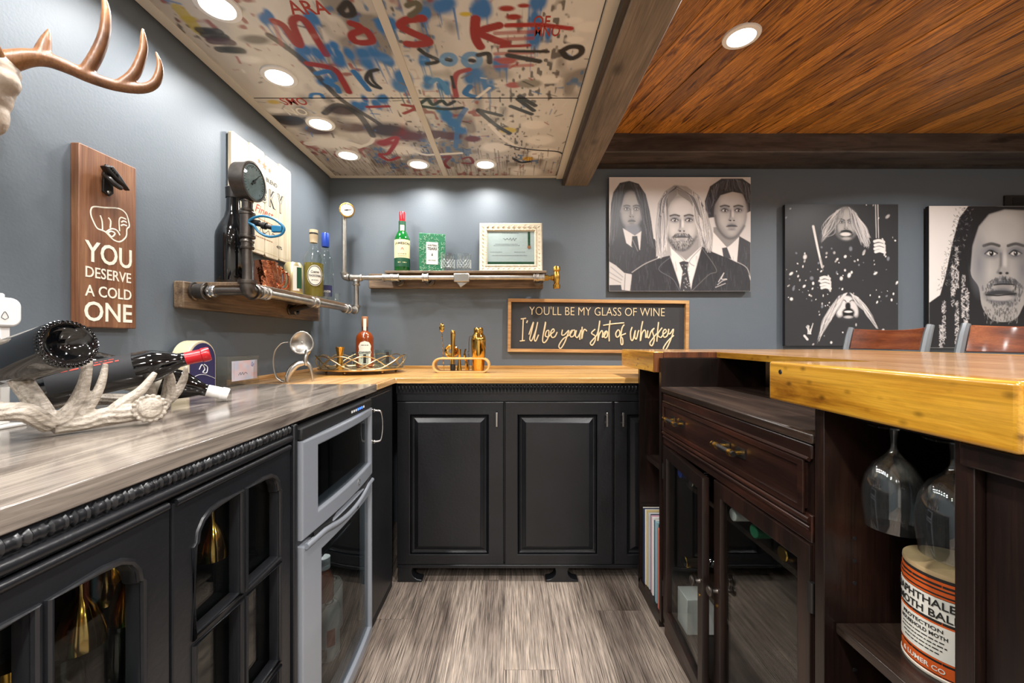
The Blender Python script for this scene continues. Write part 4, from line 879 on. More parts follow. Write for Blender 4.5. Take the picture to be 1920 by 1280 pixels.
# back shelf
bs = thing('pipe_shelf', 'plank shelf on bright steel pipe along the back wall with small gauge and brass valve', 'shelf', (0, YB, 1.38))
MB().box(-.827, .195, YB-.034, YB-.001, 1.383, 1.468).build('wall_board', M['boardwood'], bs, bev=.003)
MB().box(-.70, .205, PY-.004, YB-.0345, 1.4545, 1.4675).build('shelf_plank', M['boardwood'], bs, bev=.002)
pipe(bs, (PX, PY, PZ1+.03), (PX, PY, PZ2)); pipe(bs, (PX, PY, PZ2), (.19, PY, PZ2)); pipe(bs, (PX-.068, PY, PZ2+.02), (PX-.068, PY, 1.77))
elbow(bs, (PX, PY, PZ1), (0, -1, 0), (0, 0, 1), 'steel', .0185, .03)
fitting(bs, (PX, PY, PZ2), (1, 0, 0), .066, .0185, 'steel', 'tee'); fitting(bs, (PX, PY, PZ2-.028), (0, 0, 1), .03, .0185, 'steel', 'tee_branch')
elbow(bs, (PX-.068, PY, PZ2), (1, 0, 0), (0, 0, 1), 'steel', .0185, .030)
for px0, px1, r in ((718, 735, .021), (735, 749, .021), (792, 804, .023), (1000, 1008, .021), (1008, 1021, .021)):
    xa, xb = (px0-CX)*PY/F, (px1-CX)*PY/F; fitting(bs, ((xa+xb)/2, PY, PZ2), (1, 0, 0), xb-xa, r)
x_ = (866-CX)*PY/F
MB().box(x_-.044, x_+.044, PY-.022, PY+.022, PZ2-.026, PZ2+.022).build('clamp', M['nickel'], bs, bev=.005)
MB().prism([(x_-.03, PZ2-.026), (x_+.036, PZ2-.026), (x_-.006, PZ2-.056)], 'xz', PY-.012, PY+.012).build('clamp_bracket', M['nickel'], bs, bev=.003)
for px0 in (741, 800, 1012):
    x0 = (px0-CX)*PY/F; pipe(bs, (x0, PY, PZ2), (x0, YB-.034, PZ2), 'steel', .0125, 'standoff'); fitting(bs, (x0, YB-.050, PZ2-.004), (0, 1, 0), .03, .026, 'steeldark', 'flange')
g_ = Vector((PX-.048, PY-.01, 1.800))
MB().lathe([(.012, 0), (.012, .03), (.016, .035), (.016, .045), (0, .045)], (PX-.068, PY, 1.755), (0, 0, 1), 16).build('gauge_socket', M['chrome'], bs)
ga = Vector((.35, -.93, 0)).normalized()
sg = MB().lathe([(0, -.022), (.036, -.022), (.038, -.018), (.038, .010), (.040, .012), (.040, .018), (.0345, .019), (.034, .015), (0, .015)], g_, ga, 36).build('gauge_case', M['brass'], bs)
MB().lathe([(0, .0155), (.0335, .0155), (.0335, .0165), (0, .0165)], g_, ga, 36).build('dial', mat('gauge_dial', '#a8a59c', .5), sg)
gm = zto(ga); m = MB()
for k in range(14):
    a = R(-50+k*280/13); m.tube([g_+gm @ Vector((.025*math.cos(a), .025*math.sin(a), .0172)), g_+gm @ Vector((.030*math.cos(a), .030*math.sin(a), .0172))], .0013, 4)
m.tube([g_+gm @ Vector((-.012, -.006, .0175)), g_+gm @ Vector((.02, .012, .0175))], [.0026, .0010], 6).lathe([(0, .017), (.005, .017), (0, .019)], g_, ga, 12)
tag(m.build('dial_markings', M['ink'], sg), kind='stuff')
MB().lathe([(.010, 0), (.017, .002), (.017, .022), (.011, .024), (.011, .038), (.017, .040), (.017, .052), (0, .052)], (.192, PY, PZ2), (1, 0, 0), 6).build('brass_nipple', M['brass'], bs)
MB().lathe([(0, -.062), (.018, -.062), (.020, -.058), (.020, -.038), (.014, -.034), (.017, -.018), (.019, 0), (.017, .018), (.014, .034), (.020, .038), (.020, .058), (.018, .062), (0, .062)], (.262, PY, PZ2), (0, 0, 1), 20).build('brass_valve', M['brass'], bs)
# ================================================================ ON THE BACK SHELF
SZ = 1.4678
def T(name, label, cat, loc, group=None): return thing(name, label, cat, loc, group)
L_ = (-.62, 2.365, SZ)
t = T('whiskey_bottle', 'green whiskey bottle with a red cap and cream label on the back shelf', 'bottle', L_)
MB().lathe([(0, 0), (.040, 0), (.044, .006), (.044, .172), (.041, .198), (.030, .222), (.020, .24), (.0165, .262), (.0155, .315), (0, .315)], L_, seg=32).build('glass', M['greenglass'], t)
MB().lathe([(.0158, .262), (.0168, .285), (.0172, .287), (.0172, .345), (.016, .347), (0, .347)], L_, seg=24).build('cap', M['red'], t)
fa_ = math.atan2(-L_[1], -L_[0])
patch(L_, .0442, fa_, 1.35, .078, .182).build('label', M['cream_label'], t); patch(L_, .0443, fa_, 1.4, .028, .077).build('lower_label', M['green_label'], t)
patch(L_, .0172, fa_, 1.2, .235, .292, .004).build('neck_label', M['green_label'], t); patch((L_[0], L_[1], L_[2]), .0213, fa_, .5, .236, .268, .003).build('neck_seal', M['cream_label'], t)
for s_, z, w, h, mm, b in (('JAMESON', .158, .092, .017, 'ink', .02), ('-', .100, .05, .005, 'ink', .0), ('-', .088, .045, .004, 'redink', 0), ('-', .052, .05, .006, 'cream_label', .01)):
    (dashes(w, h) if s_ == '-' else slice_x(text(s_, w, h, .0004, b))).xf(wrap((L_[0], L_[1], L_[2]+z), .0448, fa_)).build('lettering', M[mm], t, smooth=0)
m = MB()
for p in ([(-.010, 0), (.010, 0), (.012, .004), (-.012, .004)], [(-.008, .005), (.008, .005), (.007, .013), (.003, .017), (0, .022), (-.003, .017), (-.007, .013)]): m.add([(x, y, 0) for x, y in p], [tuple(range(len(p)))])
m.xf(wrap((L_[0], L_[1], L_[2]+.116), .0450, fa_)).build('crest', M['redink'], t, recalc=False)
# boxed book
bk = T('gift_book', 'green patterned book with a white title panel standing beside the green bottle', 'book', (-.42, 2.37, SZ))
rz = Matrix.Rotation(R(13), 3, 'Z'); bo = Vector((-.445, 2.355, SZ))
def bkx(p): return bo+rz @ Vector((p.x, -p.z, p.y))
MB().box(-.075, .075, .0, .222, -.03, 0).xf(lambda p: bkx(p)).build('cover', M['green'], bk, bev=.002)
m = MB(); r9 = random.Random(9)
for k in range(170):
    x, y = r9.uniform(-.07, .07), r9.uniform(.006, .216)
    if -.038 < x < .036 and .04 < y < .176: continue
    a = r9.uniform(0, 2*PI); P = []
    for j in range(4): P.append((min(.073, max(-.073, x)), min(.22, max(.003, y)), .0006)); x += .006*math.cos(a); y += .006*math.sin(a); a += r9.choice([-1, 1])*1.1
    m.tube(spline(P, 3), .0007, 3)
tag(m.xf(lambda p: bkx(p)).build('scroll_pattern', mat('pale_green', '#a9cdb0', .5), bk), kind='stuff')
MB().box(-.034, .032, .045, .172, 0, .0012).xf(lambda p: bkx(p)).build('title_panel', M['paper'], bk)
for s_, y, w, h, b in (('WRITERS', .153, .052, .011, .02), ('TEARS', .135, .054, .016, .03), ('IRISH WHISKEY', .068, .044, .005, 0)):
    text(s_, w, h, .0004, b).xf(lambda p, y=y: bkx(Vector((p.x-.001, p.y+y, p.z+.0013)))).build('lettering', M['ink'], bk, smooth=0)
MB().prism([(-.0045, .096), (0, .092), (.0035, .097), (.002, .104), (-.001, .113), (-.003, .103)], 'xy', .0012, .0018).xf(lambda p: bkx(p)).build('drop_mark', M['ink'], bk)
def tumbler(name, label, loc, r=.041, h=.098, m='crystal', cut=True, group='cut glass tumblers', base=.018):
    t = T(name, label, 'glass', loc, group)
    MB().lathe([(0, 0), (r*.9, 0), (r*.94, .003), (r, h), (r-.0022, h), (r*.88, base), (0, base)], loc, seg=32).build('glass', M[m], t)
    if cut:
        q = MB()
        for k in range(14):
            a = 2*PI*k/14
            for z0, z1, s in ((.018, .042, 1), (.018, .042, -1), (.042, .066, 1), (.042, .066, -1)):
                q.tube([(loc[0]+(r*.975)*math.cos(a+s*u*.22), loc[1]+(r*.975)*math.sin(a+s*u*.22), loc[2]+z0+(z1-z0)*(u+1)/2) for u in (-1, 0, 1)], .0013, 4)
        tag(q.build('cut_pattern', M['cut'], t), kind='stuff')
    return t
tumbler('tumbler', 'cut crystal tumbler in front of the green book', (-.352, 2.337, SZ)); tumbler('tumbler', 'cut crystal tumbler to the right of the green book', (-.262, 2.340, SZ))
# framed certificate leaning on the wall
fm = T('framed_certificate', 'certificate in an ornate antique white frame on the back shelf', 'frame', (.008, 2.39, SZ))
fw, fh = .362, .288; lean = R(6); fo = Vector((.006, 2.365, SZ+.001))
def fmx(p): return fo+Vector((p.x, (p.y)*math.sin(lean)-p.z*math.cos(lean), p.y*math.cos(lean)+p.z*math.sin(lean)))
def ring(x0, x1, y0, y1, iw, prof):                     # mitred frame: prof = (inset, height)
    q = MB(); vv = []
    for ins, z in prof: vv += [(x0+ins, y0+ins, z), (x1-ins, y0+ins, z), (x1-ins, y1-ins, z), (x0+ins, y1-ins, z)]
    n = len(prof); ff = [(4*i+j, 4*i+(j+1) % 4, 4*((i+1) % n)+(j+1) % 4, 4*((i+1) % n)+j) for i in range(n) for j in range(4)]
    return q.add(vv, ff)
ring(-fw/2, fw/2, 0, fh, .045, [(0, 0), (0, .014), (.006, .019), (.014, .016), (.024, .011), (.032, .009), (.034, .012), (.040, .012), (.044, .006), (.046, .004), (.046, 0)]).xf(fmx).build('frame', M['antique'], fm, smooth=30)
q = MB()
for k in range(64):
    u = k/64*4; s_ = int(u); u -= s_; i_ = .037
    x, y = [(-fw/2+i_+u*(fw-2*i_), i_), (fw/2-i_, i_+u*(fh-2*i_)), (fw/2-i_-u*(fw-2*i_), fh-i_), (-fw/2+i_, fh-i_-u*(fh-2*i_))][s_]
    q.ell((x, y, .012), .0028, 6)
tag(q.xf(fmx).build('beading', M['antique'], fm), kind='stuff')
q = MB()
for k in range(44):
    u = k/44*4; s_ = int(u); u -= s_; i_ = .018
    x, y = [(-fw/2+i_+u*(fw-2*i_), i_), (fw/2-i_, i_+u*(fh-2*i_)), (fw/2-i_-u*(fw-2*i_), fh-i_), (-fw/2+i_, fh-i_-u*(fh-2*i_))][s_]
    a = .6+(s_ % 2)*PI/2; q.ell((x, y, .014), (.010, .004, .004), 8, Matrix.Rotation(a, 3, 'Z'))
tag(q.xf(fmx).build('leaf_carving', M['antique'], fm), kind='stuff')
MB().box(-fw/2+.02, fw/2-.02, .02, fh-.02, -.002, .001).xf(fmx).build('backing', M['canvas_side'], fm)
ce = MB().box(-fw/2+.045, fw/2-.045, .045, fh-.045, .001, .003).xf(fmx).build('certificate', mat('certificate_paper', '#bfc2c2', .5), fm)
MB().box(-fw/2+.047, fw/2-.047, .047, .062, .003, .0034).xf(fmx).build('green_band', M['green_label'], ce)
MB().box(.098, .112, .155, .24, .003, .0036).xf(fmx).build('ribbon', M['green_label'], ce)
MB().lathe([(0, 0), (.010, 0), (.010, .002), (0, .002)], (.105, .148, .0032), (0, 0, 1), 18).xf(fmx).build('seal', M['brownink'], ce)
q = MB(); r8 = random.Random(8)
for y, x0, x1 in ((.232, -.05, .04), (.166, -.09, .04), (.158, -.1, .05), (.118, -.12, -.05), (.118, .02, .08), (.098, -.11, .09)):
    x = x0
    while x < x1: l = r8.uniform(.003, .01); q.box(x, x+l, y-.0012, y+.0012, .003, .0033); x += l+.0025
sg_ = [(-.045+.006*k, .196+.007*math.sin(k*2.1)+.003*math.cos(k*3.7), .0033) for k in range(14)]
q.tube(spline(sg_, 4), .0009, 4); tag(q.xf(fmx).build('writing', mat('grey_ink', '#3c4248', .6), ce), kind='stuff')
MB().box(-fw/2+.044, fw/2-.044, .044, fh-.044, .0045, .0055).xf(fmx).build('glazing', M['glass'], fm)
# ================================================================ ON THE LEFT SHELF
LZ = 1.2697
gl = T('growler_bottle', 'tall black bottle behind the pipe riser on the left shelf', 'bottle', (-.960, 1.425, LZ))
MB().lathe([(0, 0), (.050, 0), (.054, .006), (.054, .16), (.052, .178), (.042, .205), (.028, .232), (.022, .255), (.020, .31), (.022, .312), (.022, .33), (0, .33)], (-.960, 1.425, LZ), seg=32).build('glass', M['winebottle'], gl)
MB().lathe([(.0225, .30), (.0235, .335), (.02, .338), (0, .338)], (-.960, 1.425, LZ), seg=20).build('stopper', M['iron'], gl)
for i, (x, y) in enumerate(((-.93, 1.565), (-.965, 1.66))):
    t = T('copper_mug', ['hammered copper mug on the left shelf, nearer the pipe riser', 'hammered copper mug on the left shelf, next to the gold can'][i], 'mug', (x, y, LZ), 'hammered copper mugs')
    q = MB(); N = 20
    prof = []
    for k in range(N+1):
        z = .108*k/N; prof.append((.039+.0004*math.sin(k*1.9), z))
    q.lathe([(0, 0)]+prof+[(.036, .108), (.036, .006), (0, .006)], (x, y, LZ), seg=40)
    q.v = [tuple(Vector(p)+Vector((Vector(p).x-x, Vector(p).y-y, 0))*(.045*math.sin(9*math.atan2(p[1]-y, p[0]-x)+90*(p[2]-LZ)))) for p in q.v]
    q.build('cup', M['copper'], t)
    MB().tube(spline([(x+.02, y+.034, LZ+.09), (x+.035, y+.06, LZ+.085), (x+.035, y+.06, LZ+.03), (x+.02, y+.034, LZ+.022)], 5), .004, 8).build('handle', M['copper'], t)
t = can('beer_can', 'pale gold tall can beside the tequila bottle on the left shelf', (-.935, 1.775, LZ), .142, .037, 'cangold', None, [(-.8, .02, .125, 'paper')])
patch((-.935, 1.775, LZ), .0375, -.45, .3, .03, .12).build('emblem', M['green_label'], t)
MB().lathe([(.0374, .0), (.0374, .012)], (-.935, 1.775, LZ)).build('base_band', mat('yellow_green', '#a8a12c', .4), t)
tl = (-.915, 1.915, LZ); t = T('tequila_bottle', 'clear tequila bottle with an oval label, half full, on the left shelf', 'bottle', tl)
MB().lathe([(0, 0), (.040, 0), (.045, .006), (.045, .175), (.040, .198), (.026, .222), (.0165, .245), (.0155, .285), (0, .285)], tl, seg=32).build('glass', M['glass'], t)
MB().lathe([(0, .012), (.0415, .012), (.0415, .165), (0, .165)], tl, seg=32).build('tequila', glass('pale_tequila', '#c9b75e', 1.1, body=.35, bodycol='#b7a552'), t)
MB().lathe([(.0165, .262), (.0175, .285), (.0185, .287), (.0185, .322), (0, .324)], tl, seg=20).build('cap', mat('tan_cap', '#c9b89a', .45), t)
MB().lathe([(.0188, .300), (.0188, .308), (.0186, .308)], tl, seg=20).build('cap_band', M['ink'], t)
fa_ = math.atan2(-tl[1], -tl[0])+.12
def oval(rx, ry, n=28): return [(rx*math.cos(2*PI*k/n), ry*math.sin(2*PI*k/n)) for k in range(n)]
slice_x(shape2d([oval(.034, .048)], .0005)).xf(wrap((tl[0], tl[1], tl[2]+.105), .0453, fa_)).build('label', M['paper'], t)
slice_x(shape2d([oval(.032, .045), oval(.029, .042)], .0004)).xf(wrap((tl[0], tl[1], tl[2]+.105), .0459, fa_)).build('label_ring', M['ink'], t)
for s_, z, w, h in (('Cuervo', .122, .035, .012), ('TRADICIONAL', .104, .054, .010), ('-', .084, .03, .004)):
    (dashes(w, h) if s_ == '-' else text(s_, w, h, .0004, .015, .2 if s_ == 'Cuervo' else 0)).xf(wrap((tl[0], tl[1], tl[2]+z), .0462, fa_)).build('lettering', M['ink'], t, smooth=0)
vl = (-.905, 2.015, LZ); t = T('vodka_bottle', 'clear vodka bottle with a blue cap behind the tequila bottle', 'bottle', vl)
MB().lathe([(0, 0), (.034, 0), (.037, .005), (.037, .19), (.034, .21), (.022, .235), (.0155, .255), (.015, .28), (0, .28)], vl, seg=28).build('glass', M['glass'], t)
MB().lathe([(.0165, .265), (.018, .27), (.018, .33), (.0165, .333), (0, .333)], vl, seg=20).build('cap', M['bluecap'], t)
fa_ = math.atan2(-vl[1], -vl[0])
patch(vl, .0373, fa_, .9, .02, .075).build('label', M['navy'], t)
text('FINLANDIA', .05, .011, .0004, .02).xf(wrap((vl[0], vl[1], vl[2]+.045), .0381, fa_)).build('lettering', M['paper'], t, smooth=0)
tumbler('shot_glass', 'small clear shot glass in front of the tequila bottle', (-.882, 1.99-.02+.0, LZ), .022, .04, 'crystal', False, 'shot glasses on the left shelf', .012).location.y += .0
tumbler('shot_glass', 'small clear shot glass at the far end of the left shelf', (-.885, 2.085, LZ), .024, .045, 'crystal', False, 'shot glasses on the left shelf', .012)
# ================================================================ SIGNS ON THE LEFT WALL
sx = -1.05
sn = T('wall_sign', 'brown wooden sign with a bottle opener and a fist, reading you deserve a cold one', 'sign', (sx, 1.077, 1.11))
MB().box(XL+.0005, sx, 1.0006, 1.1545, 1.111, 1.562).build('board', M['signwood'], sn, bev=.0025)
for s_, z, w, h, b in (('YOU', 1.302, .126, .053, .012), ('DESERVE', 1.250, .122, .0275, .008), ('A COLD', 1.2035, .124, .0285, .008), ('ONE', 1.152, .128, .05, .012)):
    text(s_, w, h, .0006, b).xf(toLeft((sx, 1.077, z))).build('lettering', M['whitepaint'], sn, smooth=0)
def fist(pts, closed=False, r=.0021):
    P = [onX(130+x/3.46, 270+y/3.46, sx) for x, y in pts]; P = spline([tuple(p) for p in P], 4, closed)
    MB().tube(P, r, 6, closed).xf(lambda p: Vector((sx+(p.x-sx)*.25, p.y, p.z))).build('fist_outline', M['whitepaint'], sn)
fist([(140, 425), (160, 406), (230, 412), (320, 418), (366, 450), (384, 500), (388, 535), (373, 552), (368, 600), (330, 633), (285, 620), (240, 575), (215, 560), (180, 545), (155, 500), (140, 460)], True)
for p in ([(200, 462), (212, 500), (215, 555)], [(252, 478), (268, 500), (265, 545)], [(326, 565), (322, 500), (335, 476), (368, 488)], [(336, 508), (352, 500), (372, 510)], [(334, 530), (352, 524), (374, 532)], [(240, 570), (275, 550), (310, 562), (328, 592)], [(250, 578), (270, 566), (296, 580), (276, 602), (250, 578)]): fist(p)
bo_ = T('bottle_opener', 'black cast iron bottle opener screwed to the brown sign', 'bottle opener', (sx, 1.08, 1.46))
P0 = onX(214, 338, sx+.02); yc, zc = P0.y, P0.z
q = MB().prism([(yc-.014, zc-.034), (yc+.004, zc-.040), (yc+.014, zc-.030), (yc+.012, zc+.02), (yc+.006, zc+.040), (yc-.006, zc+.040), (yc-.012, zc+.02)], 'yz', sx+.0005, sx+.006); q.build('plate', M['iron'], bo_, bev=.001)
MB().prism([(yc-.030, zc+.026), (yc-.010, zc+.034), (yc+.012, zc+.016), (yc+.040, zc-.014), (yc+.020, zc-.006), (yc-.004, zc+.004), (yc-.022, zc+.016)], 'yz', sx+.010, sx+.028).build('hood', M['iron'], bo_, bev=.003)
MB().tube(spline([(sx+.006, yc-.012, zc+.01), (sx+.02, yc-.014, zc), (sx+.026, yc-.004, zc-.012), (sx+.022, yc+.016, zc-.014)], 5), .006, 8).build('lip', M['iron'], bo_)
for dz in (.032, -.030): MB().lathe([(0, 0), (.0045, 0), (.003, .003), (0, .003)], (sx+.006, yc, zc+dz), (1, 0, 0), 12).build('screw', M['chrome'], bo_)
text('WINE', .03, .008, .0004, .02).xf(lambda p: Vector((sx+.0285, yc-.008+p.x*.8, zc+.018+p.y-p.x*.55))).build('lettering', M['chrome'], bo_, smooth=0)
# whisky sign of four planks
wg = T('wall_sign', 'cream plank whisky sign with stars on the left wall', 'sign', (sx, 1.757, 1.44))
for k, (y0, dz) in enumerate(zip((1.548, 1.6545, 1.761, 1.866), (.004, .012, .006, .016))):
    y1 = y0+.104; zt, zb = 1.868+dz, 1.436+dz*.4
    poly = [(y0+.008, zb), (y1-.008, zb), (y1, zb+.008), (y1, zt-.008), (y1-.008, zt), (y0+.008, zt), (y0, zt-.008), (y0, zb+.008)]
    MB().prism(poly, 'yz', XL+.008, sx).build('plank', M['creamwood'], wg, bev=.0015)
MB().box(XL+.0005, XL+.008, 1.56, 1.96, 1.50, 1.80).build('batten', M['boardwoody'], wg)
def star(yc, zc, r): return [(yc+r*(1 if k % 2 == 0 else .42)*math.sin(k*PI/5), zc+r*(1 if k % 2 == 0 else .42)*math.cos(k*PI/5)) for k in range(10)]
for y, z, r in ((1.72, 1.828, .013), (1.757, 1.823, .018), (1.794, 1.818, .013)): MB().prism(star(y, z, r), 'yz', sx, sx+.0006).build('star', M['brownink'], wg)
def wl_(s_, z, w, h, mm, b=.01, shear=0, y=1.757): text(s_, w, h, .0006, b, shear).xf(toLeft((sx, y, z))).build('lettering', M[mm], wg, smooth=0)
wl_('SPECIAL BLEND', 1.772, .19, .018, 'ink', .02)
for x, ch in zip((-.145, -.085, -.045, -.003, .058, .122), 'WHISKY'):
    wd_ = {'W': .062, 'H': .044, 'I': .016, 'S': .042, 'K': .05, 'Y': .05}[ch]; hh_ = .07+.018*abs(x)/.15
    text(ch, wd_, hh_, .0006, .05).xf(toLeft((sx, 1.757+x, 1.70))).build('lettering', M['ink'], wg, smooth=0)
    text(ch, wd_*.88, hh_*.92, .0004, -.02).xf(toLeft((sx+.0006, 1.757+x, 1.70))).build('lettering_inlay', M['creamwood'], wg, smooth=0)
wl_('Finest', 1.628, .13, .034, 'redink', .0, .35)
for z_, w_ in ((1.588, .2), (1.575, .16), (1.512, .12)): dashes(w_, .007).xf(toLeft((sx, 1.757, z_))).build('small_print', M['brownink'], wg, smooth=0)
MB().tube(spline([(sx+.0002, 1.68+.0135*k, 1.543+.011*math.sin(k*1.9)+.005*math.cos(k*3.1)) for k in range(13)], 4), .0013, 5).build('signature', M['ink'], wg)
wl_('40%', 1.50, .045, .014, 'ink', 0, 0, 1.87)
shape2d([rect(1.566, 1.95, 1.455, 1.862), rect(1.569, 1.947, 1.458, 1.859)], .0004).xf(lambda p: Vector((sx+p.z, p.x, p.y))).build('border_line', mat('faint_line', '#b7a684', .6), wg)
# ================================================================ SIGN ON THE BACK WALL
bg = T('wall_sign', 'black sign in an oak frame about a glass of wine and a shot of whiskey', 'sign', (.52, YB, 1.0))
SY = YB-.03
x0, x1 = (952-CX)*SY/F, (1291.5-CX)*SY/F; z0, z1 = H-(662.5-CY)*SY/F, H-(560-CY)*SY/F; tilt = -.0115
xm, zm = (x0+x1)/2, (z0+z1)/2; hw, hh = (x1-x0)/2, (z1-z0)/2-.004
def sg2(p): return Vector((xm+p.x*math.cos(tilt)-p.y*math.sin(tilt), SY+.0285-p.z, zm+p.x*math.sin(tilt)+p.y*math.cos(tilt)))
MB().box(-hw+.01, hw-.01, -hh+.01, hh-.01, .001, .010).xf(sg2).build('board', M['chalk'], bg)
for b in ((-hw, hw, hh-.019, hh), (-hw, hw, -hh, -hh+.019)): MB().box(b[0], b[1], b[2], b[3], 0, .032).xf(sg2).build('frame_rail', M['oak'], bg, bev=.001)
for b in ((-hw, -hw+.019, -hh+.019, hh-.019), (hw-.019, hw, -hh+.019, hh-.019)): MB().box(b[0], b[1], b[2], b[3], 0, .032).xf(sg2).build('frame_stile', M['oak'], bg, bev=.001)
M['cutout'] = mat('cut_wood_letters', '#dcc7a0', .5)
text("YOU'LL BE MY GLASS OF WINE", .80, .050, .004, -.012).xf(lambda p: sg2(Vector((p.x+(915-915)/5.053*SY/F-.005, p.y+.088, p.z+.010)))).build('lettering', M['cutout'], bg, smooth=0)
SCR = [[(208, 290), (200, 500)], [(185, 292), (235, 284)], [(175, 502), (224, 496)], [(250, 305), (240, 330)],
       [(262, 440), (290, 360), (306, 322), (285, 420), (270, 480), (285, 500), (305, 460), (330, 390), (346, 320), (325, 420), (314, 485), (328, 500), (355, 440)],
       [(400, 430), (415, 370), (421, 318), (405, 400), (392, 495), (412, 516), (445, 470), (452, 405), (430, 408), (418, 450), (445, 462), (475, 432), (503, 408), (493, 386), (470, 420), (480, 465), (510, 460), (532, 415)],
       [(582, 392), (575, 440), (600, 442), (642, 400), (630, 445), (600, 520), (565, 572), (548, 545), (590, 480), (650, 442), (680, 396), (655, 420), (662, 462), (692, 448), (700, 402), (684, 398)], [(716, 398), (705, 450), (725, 468), (752, 420), (758, 395), (747, 450), (748, 490)], [(770, 365), (768, 420), (766, 480), (776, 430), (792, 390), (814, 408)],
       [(895, 388), (865, 415), (862, 432), (893, 455), (892, 500), (865, 542), (848, 520), (880, 480), (912, 440), (930, 370), (938, 306), (926, 400), (919, 500), (932, 440), (958, 402), (966, 430), (962, 466), (982, 450), (1003, 406), (978, 430), (986, 470), (1008, 458), (1011, 420), (1000, 406)],
       [(1037, 305), (1026, 400), (1028, 504)], [(970, 352), (1060, 338), (1170, 328)], [(1112, 394), (1090, 430), (1101, 466), (1127, 445), (1127, 408), (1112, 394)], [(1172, 345), (1150, 380), (1137, 470), (1142, 532), (1157, 528), (1155, 480), (1140, 452), (1187, 430)],
       [(1247, 368), (1231, 420), (1236, 488), (1254, 490), (1272, 420), (1277, 402), (1271, 465), (1287, 482), (1303, 420), (1312, 398)], [(1348, 312), (1331, 400), (1325, 502), (1340, 430), (1366, 396), (1376, 430), (1375, 468), (1388, 455), (1397, 402), (1391, 455), (1406, 470), (1428, 410), (1458, 380), (1440, 405), (1448, 440), (1457, 490), (1436, 547), (1415, 522), (1450, 470), (1482, 430)],
       [(1499, 320), (1488, 420), (1482, 507)], [(1533, 374), (1490, 440), (1520, 468), (1542, 440), (1572, 412), (1560, 390), (1540, 420), (1551, 466), (1582, 448), (1597, 385), (1592, 430), (1611, 430), (1640, 388), (1628, 450), (1592, 540), (1560, 592), (1545, 568), (1590, 500), (1645, 448)]]
for s_ in SCR:
    P = []
    for x, y in s_:
        X, Z = (940+x/5.053-CX)*SY/F, H-(540+y/5.053-CY)*SY/F; dx, dz = X-xm, Z-zm
        P.append((dx*math.cos(-tilt)-dz*math.sin(-tilt), dx*math.sin(-tilt)+dz*math.cos(-tilt), .012))
    MB().tube(spline(P, 5), .0041, 6, flat=(0, 0, 1)).xf(lambda p: sg2(p)).build('script', M['cutout'], bg)
